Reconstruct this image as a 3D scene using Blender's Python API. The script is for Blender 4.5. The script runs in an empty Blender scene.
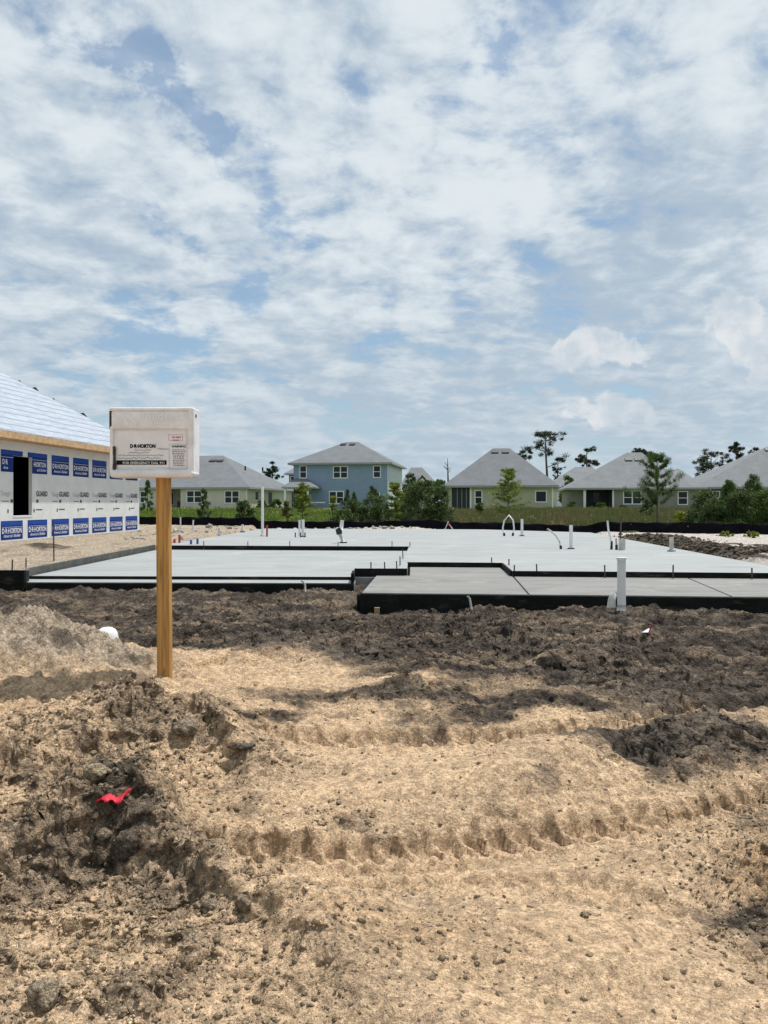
import bpy, math, random
import numpy as np
from mathutils import Vector, Matrix
random.seed(7); RNG = np.random.default_rng(11)
C = bpy.context.scene.collection
SC = bpy.context.scene
R = math.radians
F = 770.0; HZ = 503.0; EYE = 1.5          # focal length in pixels, horizon row, eye height

# ------------------------------------------------------------------ camera
cam = bpy.data.objects.new('camera', bpy.data.cameras.new('camera')); C.objects.link(cam)
cam.location = (0, 0, EYE); cam.rotation_euler = (R(90), 0, 0)
cam.data.sensor_fit = 'VERTICAL'; cam.data.sensor_height = 24.0
cam.data.lens = 24.0 * F / 1024.0
cam.data.shift_y = -9 / 1024.0
cam.data.clip_start = .05; cam.data.clip_end = 3000
SC.camera = cam
SC.view_settings.view_transform = 'Standard'; SC.view_settings.look = 'None'
SC.view_settings.exposure = 0.0; SC.view_settings.gamma = 1.0

# ------------------------------------------------------------------ sun
SUN_EL, SUN_AZ = 67.0, 47.0      # azimuth: degrees right of straight ahead
sd = bpy.data.lights.new('sun', 'SUN'); sd.energy = 5.0; sd.angle = R(0.8); sd.color = (1, .965, .925)
sun = bpy.data.objects.new('sun', sd); C.objects.link(sun)
sv = Vector((math.sin(R(SUN_AZ)) * math.cos(R(SUN_EL)), math.cos(R(SUN_AZ)) * math.cos(R(SUN_EL)), math.sin(R(SUN_EL))))
sun.rotation_euler = sv.to_track_quat('Z', 'Y').to_euler(); sun.location = (5, 5, 30)

# ------------------------------------------------------------------ world: sky with clouds
W = bpy.data.worlds.new('World'); SC.world = W; W.use_nodes = True
nt = W.node_tree; nt.nodes.clear()
class G:
    """tiny node graph helper"""
    def __init__(s, tree): s.t = tree
    def n(s, typ, ins=None, **kw):
        x = s.t.nodes.new(typ)
        for k, v in kw.items(): setattr(x, k, v)
        for k, v in (ins or {}).items():
            if hasattr(v, 'is_output') or isinstance(v, bpy.types.NodeSocket): s.t.links.new(v, x.inputs[k])
            else: x.inputs[k].default_value = v
        return x
    def m(s, op, a, b=None, clamp=False):
        ins = {0: a}
        if b is not None: ins[1] = b
        return s.n('ShaderNodeMath', ins, operation=op, use_clamp=clamp).outputs[0]
    def vm(s, op, a, b=None):
        ins = {0: a}
        if b is not None: ins[1] = b
        x = s.n('ShaderNodeVectorMath', ins, operation=op)
        return x.outputs['Value'] if op in ('DISTANCE', 'LENGTH', 'DOT_PRODUCT') else x.outputs[0]
    def mr(s, v, a, b, c=0.0, d=1.0, smooth=True):
        return s.n('ShaderNodeMapRange', {'Value': v, 'From Min': a, 'From Max': b, 'To Min': c, 'To Max': d},
                   interpolation_type='SMOOTHSTEP' if smooth else 'LINEAR').outputs[0]
    def noise(s, vec, scale, detail=6, rough=.55, dist=0.0, lac=2.0):
        x = s.n('ShaderNodeTexNoise', {'Vector': vec, 'Scale': scale, 'Detail': detail, 'Roughness': rough, 'Distortion': dist, 'Lacunarity': lac})
        return x
    def mixc(s, f, a, b, blend='MIX'):
        x = s.n('ShaderNodeMix', None, data_type='RGBA', blend_type=blend)
        for k, v in ((0, f), (6, a), (7, b)):
            if isinstance(v, bpy.types.NodeSocket): s.t.links.new(v, x.inputs[k])
            else: x.inputs[k].default_value = v if k == 0 else (v[0], v[1], v[2], 1)
        return x.outputs[2]
g = G(nt)
tc = g.n('ShaderNodeTexCoord').outputs['Generated']
sep = g.n('ShaderNodeSeparateXYZ', {0: tc})
zc = g.m('MAXIMUM', sep.outputs[2], 0.0)
zd = g.m('ADD', zc, 0.20)
comb = g.n('ShaderNodeCombineXYZ', {0: g.m('DIVIDE', sep.outputs[0], zd), 1: g.m('DIVIDE', sep.outputs[1], zd), 2: 0.0}).outputs[0]
# ragged direction for the placed features
wn = g.noise(tc, 9.0, 7, .62).outputs['Color']
wv = g.vm('SCALE', g.vm('SUBTRACT', wn, (.5, .5, .5))); wv.node.inputs['Scale'].default_value = .20
dirw = g.vm('ADD', tc, wv)
wn2 = g.noise(tc, 20.0, 6, .55).outputs['Color']
wv2 = g.vm('SCALE', g.vm('SUBTRACT', wn2, (.5, .5, .5))); wv2.node.inputs['Scale'].default_value = .085
dirw2 = g.vm('ADD', tc, wv2)
def dvec(px, py):
    v = Vector(((px - 384) / F, 1, (HZ - py) / F)).normalized(); return (v.x, v.y, v.z)
def blobs(lst, src):
    acc = None
    for px, py, r, amp in lst:
        b = g.mr(g.vm('DISTANCE', src, dvec(px, py)), r / F, r * .15 / F, 0.0, amp)
        acc = b if acc is None else g.m('ADD', acc, b)
    return acc
gaps = blobs([(50, 20, 36.5, 0.5), (110, 62, 36.5, 0.88), (150, 92, 36.5, 1.12), (180, 118, 36.5, 1.2), (215, 135, 36.5, 1.12), (262, 190, 30.6, 0.75), (275, 230, 36.5, 1.0), (245, 295, 43, 1.0), (150, 225, 24.6, 0.88), (185, 240, 24.6, 0.75), (90, 190, 30.6, 0.56), (150, 350, 54, 0.94), (70, 345, 43, 0.62), (200, 352, 36, 0.5), (560, 50, 58, 0.17), (130, 310, 43, 0.62), (30, 300, 43, 0.62), (380, 330, 43, 0.56), (560, 290, 65, 0.17), (660, 300, 58, 0.2), (480, 38, 36, 0.9), (460, 70, 30, 0.5), (372, 90, 26, 0.4), (128, 80, 25.5, 0.9), (232, 160, 25.5, 0.7)], dirw)
shade = blobs([(630, 285, 110, .65), (540, 300, 90, .5), (730, 215, 90, .6), (640, 200, 80, .35), (330, 375, 120, .5), (250, 270, 110, .3), (520, 375, 120, .4), (60, 240, 110, .35), (640, 150, 60, .3), (420, 410, 160, .3), (710, 390, 120, .5),
               (90, 320, 100, .3), (60, 120, 90, .2)], dirw)
cum = blobs([(598, 346, 38, 1.0), (570, 352, 28, .8), (635, 354, 26, .8), (726, 318, 34, 1.0), (750, 336, 40, 1.0), (775, 345, 50, 1.0), (605, 412, 30, 1.0), (580, 408, 24, .8), (640, 418, 26, .7), (305, 425, 20, .35)], dirw2)
bright = blobs([(420, 120, 260, .6), (300, 330, 140, .3), (700, 60, 160, .3), (520, 190, 130, .35), (90, 20, 130, .2)], dirw)
n1 = g.noise(comb, 1.7, 8, .60, .25).outputs[0]
n2 = g.noise(comb, 7.0, 8, .60, .35).outputs[0]
n3 = g.noise(comb, 15.0, 6, .6, .2).outputs[0]
# cover: mostly overcast with thin broken openings
cov = g.m('ADD', g.m('MULTIPLY', n1, .55), g.m('ADD', g.m('MULTIPLY', n2, .35), g.m('MULTIPLY', n3, .18)))
gaps = g.m('MINIMUM', gaps, 1.15)
cov = g.m('SUBTRACT', cov, g.m('MULTIPLY', gaps, .105))
cover = g.mr(cov, .33, .54)
cover = g.m('MAXIMUM', cover, .42)
# cloud tone
off = g.vm('ADD', comb, (.05, -.07, 0.0))
n2b = g.noise(off, 7.0, 8, .60, .35).outputs[0]
off2 = g.vm('ADD', comb, (.12, -.16, 0.0)); n1b = g.noise(off2, 1.7, 5, .55, .25).outputs[0]; n1s = g.noise(comb, 1.7, 5, .55, .25).outputs[0]
tone = g.m('ADD', g.m('MULTIPLY', n2, 1.0), g.m('MULTIPLY', n3, .7))
tone = g.m('ADD', tone, g.m('MULTIPLY', g.m('SUBTRACT', n2, n2b), 1.0))
tone = g.m('ADD', tone, g.m('MULTIPLY', g.m('SUBTRACT', n1s, n1b), 1.6))
tone = g.m('ADD', tone, .25)
tone = g.m('ADD', tone, g.m('MULTIPLY', n1, .6))
tone = g.m('SUBTRACT', tone, g.m('MULTIPLY', shade, .42))
tone = g.m('ADD', tone, g.m('MULTIPLY', bright, .22))
tone = g.mr(tone, .84, 1.95)
ccol = g.mixc(tone, (.50, .615, .735), (.86, .935, .985))
# low haze near the horizon flattens contrast
hz = g.mr(zc, .0, .30, 1.0, 0.0)
ccol = g.mixc(g.m('MULTIPLY', hz, .62), ccol, (.53, .645, .745))
cumf = g.mr(cum, .26, .62)
cn = g.mr(g.noise(tc, 26.0, 5, .6).outputs[0], .35, .65)
ccol = g.mixc(g.m('MULTIPLY', cumf, .75), ccol, g.mixc(cn, (.66, .745, .83), (.93, .95, .97)))
cover = g.m('MAXIMUM', cover, g.m('MULTIPLY', hz, .85))
cover = g.m('MAXIMUM', cover, cumf)
sky = g.n('ShaderNodeTexSky', sky_type='NISHITA', sun_disc=False, sun_elevation=R(SUN_EL), sun_rotation=R(SUN_AZ), air_density=1.0, dust_density=.6, ozone_density=1.3)
skyt = g.vm('MULTIPLY', sky.outputs[0], (.84, 1.03, 1.08))
bg1 = g.n('ShaderNodeBackground', {'Color': skyt, 'Strength': .105})
bg2 = g.n('ShaderNodeBackground', {'Color': ccol, 'Strength': .87})
mx = g.n('ShaderNodeMixShader', {0: cover, 1: bg1.outputs[0], 2: bg2.outputs[0]})
g.n('ShaderNodeOutputWorld', {0: mx.outputs[0]})

# ------------------------------------------------------------------ helpers
def P(px, py, d): return Vector(((px - 384) / F * d, d, EYE - (py - HZ) * d / F))
def tag(o, label=None, cat=None, group=None, kind=None):
    if label: o['label'] = label
    if cat: o['category'] = cat
    if group: o['group'] = group
    if kind: o['kind'] = kind
    return o
def thing(name, label, cat, loc=(0, 0, 0), rz=0, group=None):
    o = bpy.data.objects.new(name, None); C.objects.link(o)
    o.location = loc; o.rotation_euler = (0, 0, rz); o.empty_display_size = .2
    return tag(o, label, cat, group)
def link(name, me, mats, parent=None, smooth=False, bevel=0, loc=None):
    for m in (mats if isinstance(mats, (list, tuple)) else [mats]): me.materials.append(m)
    o = bpy.data.objects.new(name, me); C.objects.link(o)
    if parent: o.parent = parent
    if loc is not None: o.location = loc
    if smooth: me.polygons.foreach_set('use_smooth', [True] * len(me.polygons))
    if bevel:
        b = o.modifiers.new('bevel', 'BEVEL'); b.width = bevel; b.segments = 3; b.limit_method = 'ANGLE'
    return o
class MB:
    def __init__(s): s.v = []; s.f = []; s.mi = []
    def add(s, vs, fs, m=0):
        o = len(s.v); s.v += [tuple(v) for v in vs]; s.f += [tuple(i + o for i in f) for f in fs]; s.mi += [m] * len(fs); return s
    def bx(s, x0, x1, y0, y1, z0, z1, m=0):
        vs = [(x, y, z) for z in (z0, z1) for y in (y0, y1) for x in (x0, x1)]
        return s.add(vs, [(0, 2, 3, 1), (4, 5, 7, 6), (0, 1, 5, 4), (2, 6, 7, 3), (0, 4, 6, 2), (1, 3, 7, 5)], m)
    def tube(s, pts, r, n=10, m=0, cap=True):
        pts = [Vector(p) for p in pts]; rs = r if isinstance(r, (list, tuple)) else [r] * len(pts)
        vs = []; fs = []
        ref = Vector((1, 0, 0))
        for i, p in enumerate(pts):
            d = (pts[min(i + 1, len(pts) - 1)] - pts[max(i - 1, 0)]).normalized()
            if abs(d.dot(ref)) > .9: ref = Vector((0, 1, 0)) if abs(d.y) < .9 else Vector((0, 0, 1))
            a = d.cross(ref).normalized(); b = d.cross(a).normalized()
            for k in range(n):
                t = 2 * math.pi * k / n; vs.append(p + (a * math.cos(t) + b * math.sin(t)) * rs[i])
        for i in range(len(pts) - 1):
            for k in range(n):
                q = (k + 1) % n; fs.append((i * n + k, i * n + q, (i + 1) * n + q, (i + 1) * n + k))
        if cap: fs.append(tuple(range(n))); fs.append(tuple(range((len(pts) - 1) * n, len(pts) * n))[::-1])
        return s.add(vs, fs, m)
    def prism(s, poly, z0, z1, m=0):
        n = len(poly); ar = sum(poly[i][0] * poly[(i + 1) % n][1] - poly[(i + 1) % n][0] * poly[i][1] for i in range(n))
        if ar < 0: poly = poly[::-1]
        vs = [(x, y, z0) for x, y in poly] + [(x, y, z1) for x, y in poly]
        fs = [tuple(range(n))[::-1], tuple(range(n, 2 * n))] + [(i, (i + 1) % n, (i + 1) % n + n, i + n) for i in range(n)]
        return s.add(vs, fs, m)
    def bar(s, a, b, w, z0, z1, m=0):          # upright board from a to b (xy), width w centred
        a = Vector(a[:2]); b = Vector(b[:2]); d = (b - a).normalized(); nn = Vector((-d.y, d.x)) * w / 2
        return s.prism([tuple(a - nn), tuple(b - nn), tuple(b + nn), tuple(a + nn)], z0, z1, m)
    def build(s, name, mats, parent=None, smooth=False, bevel=0, loc=None):
        me = bpy.data.meshes.new(name); me.from_pydata(s.v, [], s.f)
        o = link(name, me, mats, parent, smooth, bevel, loc)
        if any(s.mi): me.polygons.foreach_set('material_index', s.mi)
        me.update(); return o
def npmesh(name, v, tris, mats, parent=None, smooth=False, loc=None):
    me = bpy.data.meshes.new(name); n = len(tris); k = tris.shape[1]
    me.vertices.add(len(v)); me.vertices.foreach_set('co', np.ascontiguousarray(v, dtype=np.float32).ravel())
    me.loops.add(n * k); me.loops.foreach_set('vertex_index', np.ascontiguousarray(tris, dtype=np.int32).ravel())
    me.polygons.add(n); me.polygons.foreach_set('loop_start', np.arange(0, n * k, k, dtype=np.int32))
    if smooth: me.polygons.foreach_set('use_smooth', np.ones(n, dtype=bool))
    me.update(calc_edges=True)
    return link(name, me, mats, parent, False, 0, loc)

# ------------------------------------------------------------------ materials
def mat(name, col, rough=.8, var=.12, scale=6.0, bump=0.0, bscale=40.0, metal=0.0, spec=.5, coat=0.0, obj=True, transl=0.0):
    m = bpy.data.materials.new(name); m.use_nodes = True; t = m.node_tree; b = t.nodes['Principled BSDF']; q = G(t)
    co = q.n('ShaderNodeTexCoord').outputs['Object']
    n = q.noise(co, scale, 6, .6).outputs[0]
    f = q.mr(n, .3, .7, 1 - var, 1 + var)
    col2 = q.vm('SCALE', (col[0], col[1], col[2])); t.links.new(f, col2.node.inputs['Scale'])
    t.links.new(col2, b.inputs['Base Color'])
    b.inputs['Roughness'].default_value = rough; b.inputs['Metallic'].default_value = metal
    b.inputs['Specular IOR Level'].default_value = spec
    if bump:
        h = q.noise(co, bscale, 5, .6).outputs[0]
        bp = q.n('ShaderNodeBump', {'Height': h, 'Strength': bump, 'Distance': .02}); t.links.new(bp.outputs[0], b.inputs['Normal'])
    if transl:
        tr = q.n('ShaderNodeBsdfTranslucent'); t.links.new(col2, tr.inputs[0])
        ms = q.n('ShaderNodeMixShader', {0: transl, 1: b.outputs[0], 2: tr.outputs[0]})
        t.links.new(ms.outputs[0], t.nodes['Material Output'].inputs[0])
    return m
def siding(name, col, pitch=.17):
    m = mat(name, col, .7, .05, 1.5); t = m.node_tree; q = G(t); b = t.nodes['Principled BSDF']
    co = q.n('ShaderNodeTexCoord').outputs['Object']; z = q.n('ShaderNodeSeparateXYZ', {0: co}).outputs[2]
    fr = q.m('FRACT', q.m('DIVIDE', z, pitch))
    bp = q.n('ShaderNodeBump', {'Height': fr, 'Strength': .8, 'Distance': .02}); t.links.new(bp.outputs[0], b.inputs['Normal'])
    return m
def shingle(name, col):
    m = mat(name, col, .9, .10, .8, 0); t = m.node_tree; q = G(t); b = t.nodes['Principled BSDF']
    co = q.n('ShaderNodeTexCoord').outputs['Object']
    br = q.n('ShaderNodeTexBrick', {'Vector': co, 'Scale': 3.0, 'Mortar Size': .01, 'Color1': (.92, .92, .92, 1), 'Color2': (1.08, 1.08, 1.08, 1), 'Mortar': (.8, .8, .8, 1)})
    old = b.inputs['Base Color'].links[0].from_socket
    t.links.new(q.mixc(1.0, old, br.outputs[0], 'MULTIPLY'), b.inputs['Base Color'])
    return m
def leafmat(name, c1, c2, scale=1.2, transl=.3):
    m = mat(name, c1, .6, 0, 1, transl=transl, spec=.25); t = m.node_tree; q = G(t)
    co = q.n('ShaderNodeTexCoord').outputs['Object']
    n = q.noise(co, scale, 4, .65).outputs[0]
    c = q.mixc(q.mr(n, .36, .64), c1, c2)
    for nd in t.nodes:
        if nd.type == 'BSDF_PRINCIPLED': t.links.new(c, nd.inputs['Base Color'])
        if nd.type == 'BSDF_TRANSLUCENT': t.links.new(c, nd.inputs[0])
    return m
M = {}
def concrete(name, col, stain):
    m = mat(name, col, .75, .05, .5, .12, 60); t = m.node_tree; q = G(t); b = t.nodes['Principled BSDF']
    co = q.n('ShaderNodeTexCoord').outputs['Object']
    st = q.vm('MULTIPLY', co, (.35, 1.6, 1.0))
    n = q.noise(st, 1.1, 9, .68, 1.8).outputs[0]; n2 = q.noise(co, 45.0, 4, .7).outputs[0]
    old = b.inputs['Base Color'].links[0].from_socket
    c = q.mixc(q.mr(n, .42, .66), old, stain)
    k = q.mr(n2, .3, .7, .93, 1.06); s2 = q.vm('SCALE', c); t.links.new(k, s2.node.inputs['Scale'])
    t.links.new(s2, b.inputs['Base Color']); return m
M['conc'] = concrete('fresh_concrete', (.285, .30, .297), (.225, .238, .235))
M['conc_d'] = concrete('grey_concrete', (.20, .198, .185), (.145, .143, .132))
M['conc_edge'] = mat('concrete_edge', (.40, .39, .365), .8, .1, 3, .1)
M['form'] = mat('black_form_board', (.010, .011, .010), .85, .35, 5, .25, 30, spec=.12)
M['form_grey'] = mat('weathered_form_board', (.075, .08, .07), .7, .3, 6, .25, 30)
def dusty(m, col, sc, a, b, stretch=(1, 1, 1)):
    t = m.node_tree; q = G(t); bs = t.nodes['Principled BSDF']; co = q.n('ShaderNodeTexCoord').outputs['Object']
    n = q.noise(q.vm('MULTIPLY', co, stretch), sc, 7, .7).outputs[0]; old = bs.inputs['Base Color'].links[0].from_socket
    t.links.new(q.mixc(q.mr(n, a, b, 0, .75), old, col), bs.inputs['Base Color'])
dusty(M['form'], (.12, .10, .08), 2.2, .54, .78, (1, 1, 5)); dusty(M['form_grey'], (.2, .17, .14), 1.5, .5, .75, (1, 1, 4))
dusty(M['conc'], (.36, .335, .29), 1.0, .56, .74, (1, 1, 1)); dusty(M['conc_d'], (.30, .27, .225), 1.6, .54, .74, (1, 1, 1))
M['steel'] = mat('rusty_rebar', (.06, .045, .035), .7, .3, 40)
M['wood'] = mat('stake_wood', (.30, .2, .11), .8, .25, 20, .2)
M['pvc'] = mat('white_pvc', (.72, .73, .73), .35, .04, 8)
M['pvc_dirty'] = mat('dusty_pvc', (.5, .49, .46), .6, .2, 9)
M['black'] = mat('black_rubber', (.012, .012, .012), .5)
M['blue_tube'] = mat('blue_tubing', (.03, .12, .35), .4)
M['red_tube'] = mat('red_tubing', (.45, .03, .03), .4)
M['silt'] = mat('black_silt_fabric_and_room_shade', (.007, .007, .010), .9, .3, 3, .3, 12, spec=.05)
M['white_trim'] = mat('white_trim', (.80, .82, .81), .6, .04, 3)
M['gutter'] = mat('grey_fascia', (.30, .31, .31), .6, .04, 3)
M['glass'] = mat('window_glass', (.012, .018, .024), .15, .1, 1, spec=.3)
M['screen'] = mat('dark_porch_screen', (.012, .016, .016), .5, .2, 2)
M['vent'] = mat('roof_vent', (.015, .015, .017), .6)
M['bark'] = mat('bark', (.09, .07, .055), .9, .3, 6, .4, 20)
M['redcloth'] = mat('red_cloth', (.50, .012, .03), .6, .15, 30)
M['lum'] = None

# ------------------------------------------------------------------ numpy noise
def _h(ix, iy, seed):
    h = (ix.astype(np.int64) * 374761393 + iy.astype(np.int64) * 668265263 + seed * 974634777) & 0xffffffff
    h = ((h ^ (h >> 13)) * 1274126177) & 0xffffffff
    h = ((h ^ (h >> 15)) * 2246822519) & 0xffffffff
    return (h ^ (h >> 16)) / 4294967296.0
def perlin(x, y, seed=0):
    x0 = np.floor(x); y0 = np.floor(y); fx = x - x0; fy = y - y0
    u = fx * fx * fx * (fx * (fx * 6 - 15) + 10); v = fy * fy * fy * (fy * (fy * 6 - 15) + 10)
    r = []
    for dx, dy in ((0, 0), (1, 0), (0, 1), (1, 1)):
        a = _h(x0 + dx, y0 + dy, seed) * 2 * np.pi
        r.append(np.cos(a) * (fx - dx) + np.sin(a) * (fy - dy))
    return 1.4 * ((r[0] * (1 - u) + r[1] * u) * (1 - v) + (r[2] * (1 - u) + r[3] * u) * v)
def fbm(x, y, o=5, seed=0, gain=.5):
    s = 0; a = 1; n = 0
    for i in range(o):
        s = s + a * perlin(x, y, seed + i * 17); n += a; a *= gain; x = x * 2.03 + 3.1; y = y * 2.03 - 1.7
    return s / n
def worley(x, y, seed=0):
    x0 = np.floor(x); y0 = np.floor(y); best = np.full(x.shape, 9.); idv = np.zeros(x.shape)
    for dx in (-1, 0, 1):
        for dy in (-1, 0, 1):
            cx = x0 + dx; cy = y0 + dy
            d = np.hypot(cx + _h(cx, cy, seed) - x, cy + _h(cx, cy, seed + 5) - y)
            k = d < best; best = np.where(k, d, best); idv = np.where(k, _h(cx, cy, seed + 9), idv)
    return best, idv
def ss(a, b, x):
    t = np.clip((x - a) / (b - a), 0, 1); return t * t * (3 - 2 * t)
def bumps(x, y, s, seed, thr=.4):
    """rounded clods of cell size s; height in units of s"""
    wx = x + s * .35 * perlin(x / s * 1.7, y / s * 1.7, seed + 31); wy = y + s * .35 * perlin(x / s * 1.7 + 9, y / s * 1.7, seed + 32)
    d, i = worley(wx / s, wy / s, seed)
    r = .25 + .4 * np.clip((i - thr) / (1 - thr), 0, 1)
    return np.where(i > thr, np.sqrt(np.clip(1 - (d / r) ** 2, 0, 1)) * r * .62, 0)

# ------------------------------------------------------------------ the terrain
# slab outlines (metres)
A_POLY = [(-5.6, 19.06), (.60, 18.55), (.22, 12.05), (.36, 12.05), (.42, 13.62), (2.08, 13.47), (1.98, 11.86), (6.35, 11.45), (7.35, 27.4), (3.9, 30.6), (-4.9, 31.6)]
B_POLY = [(-5.57, 12.08), (.20, 11.9), (.58, 18.5), (-5.58, 19.0)]
LEDGE = [(-5.37, 11.59), (-.44, 11.44), (-.44, 11.885), (-5.55, 12.04)]
D_POLY = [(-.28, 9.70), (6.3, 9.12), (6.3, 11.42), (1.94, 11.82), (2.04, 13.42), (.46, 13.57), (.40, 11.96), (-.12, 11.96)]
ZA, ZB, ZL, ZD = .45, .35, .31, .372
FENCE = [(-30, 46.0), (-11.3, 37.5), (-2, 34.5), (5, 32.5), (9, 29.6), (13.5, 27.2), (20, 24.5), (30, 21)]
fx_ = np.array([p[0] for p in FENCE]); fy_ = np.array([p[1] for p in FENCE])
def gz(px, py):                      # photo pixel -> ground point (z = 0)
    d = EYE * F / (py - HZ); return (px - 384) / F * d, d
TRACKS = [  # (points in pixels, width, depth, lug spacing, lug height)
    ([(205, 868), (300, 860), (420, 858), (540, 846), (640, 830), (768, 806), (900, 770)], .20, .045, .125, .030),
    ([(200, 752), (300, 748), (430, 748), (560, 744), (650, 728), (768, 712), (900, 690)], .28, .045, .16, .034),
    ([(300, 905), (430, 900), (560, 905), (660, 930)], .16, .02, .09, .012),
    ([(640, 640), (700, 625), (768, 615), (850, 608)], .3, .03, .2, .03),
    ([(640, 775), (768, 752), (900, 730)], .3, .04, .17, .03),
]
def seg_dist(X, Y, pts):
    best = np.full(X.shape, 1e9); lat = np.zeros(X.shape); al = np.zeros(X.shape); acc = 0
    for (ax, ay), (bx, by) in zip(pts[:-1], pts[1:]):
        L = math.hypot(bx - ax, by - ay); ux, uy = (bx - ax) / L, (by - ay) / L
        t = np.clip((X - ax) * ux + (Y - ay) * uy, 0, L); qx = X - ax - ux * t; qy = Y - ay - uy * t
        d = np.hypot(qx, qy); k = d < best
        best = np.where(k, d, best); lat = np.where(k, -qx * uy + qy * ux, lat); al = np.where(k, acc + t, al); acc += L
    return best, lat, al
def gauss(X, Y, cx, cy, sx, sy, rot=0):
    c, s = math.cos(rot), math.sin(rot); dx = X - cx; dy = Y - cy
    return np.exp(-.5 * (((dx * c + dy * s) / sx) ** 2 + ((-dx * s + dy * c) / sy) ** 2))
def gzh(px, py, z): d = (EYE - z) * F / (py - HZ); return (px - 384) / F * d, d
def smooth_pts(p, n=6, z=0.0):
    p = [gzh(q[0], q[1], z) for q in p]; out = []
    for i in range(len(p) - 1):
        p0 = p[max(i - 1, 0)]; p1 = p[i]; p2 = p[i + 1]; p3 = p[min(i + 2, len(p) - 1)]
        for k in range(n):
            t = k / n
            out.append(tuple(.5 * (2 * p1[j] + (p2[j] - p0[j]) * t + (2 * p0[j] - 5 * p1[j] + 4 * p2[j] - p3[j]) * t * t + (3 * p1[j] - p0[j] - 3 * p2[j] + p3[j]) * t ** 3) for j in (0, 1)))
    return out + [p[-1]]
TRK = [(smooth_pts(a), w, d, s, h) for a, w, d, s, h in TRACKS]
BANKS = [  # pixels along a crest, drop height, front run, back run
    ([(-60, 860), (0, 850), (60, 832), (130, 822), (200, 832), (262, 872), (330, 915), (420, 962), (480, 1000)], .30, .11, .24),
    ([(-90, 815), (20, 790), (80, 752), (150, 728), (205, 724), (244, 748), (268, 792)], .25, .09, .32),
    ([(-40, 705), (40, 700), (90, 706), (150, 698), (200, 712)], .11, .07, .30),
    ([(-60, 780), (0, 770), (50, 790), (85, 800)], .06, .06, .2),
    ([(540, 778), (600, 735), (660, 716), (730, 706), (830, 698)], .16, .16, .35),
    ([(620, 985), (650, 920), (668, 860), (720, 832), (800, 815)], .05, .07, .25),
    ([(200, 646), (290, 634), (350, 636), (430, 646)], .09, .10, .5),
    ([(250, 672), (330, 662), (430, 660), (540, 652)], .09, .09, .4),
    ([(440, 694), (540, 684), (620, 672), (720, 660), (830, 655)], .09, .09, .4),
    ([(560, 632), (640, 626), (768, 628), (860, 622)], .09, .10, .5),
    ([(430, 612), (520, 616), (640, 612)], .06, .1, .6),
    ([(20, 604), (110, 600), (180, 604), (260, 606), (350, 604)], .05, .12, .5),
    ([(380, 930), (430, 905), (480, 912), (520, 945)], .05, .05, .2),
    ([(560, 905), (620, 900), (650, 930), (640, 975)], .04, .05, .2),
    ([(78, 868), (100, 838), (125, 830), (150, 842), (165, 872)], .12, .05, .12),
    ([(-30, 985), (60, 960), (150, 965), (230, 1000)], .06, .05, .18),
]
BK = None
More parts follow.
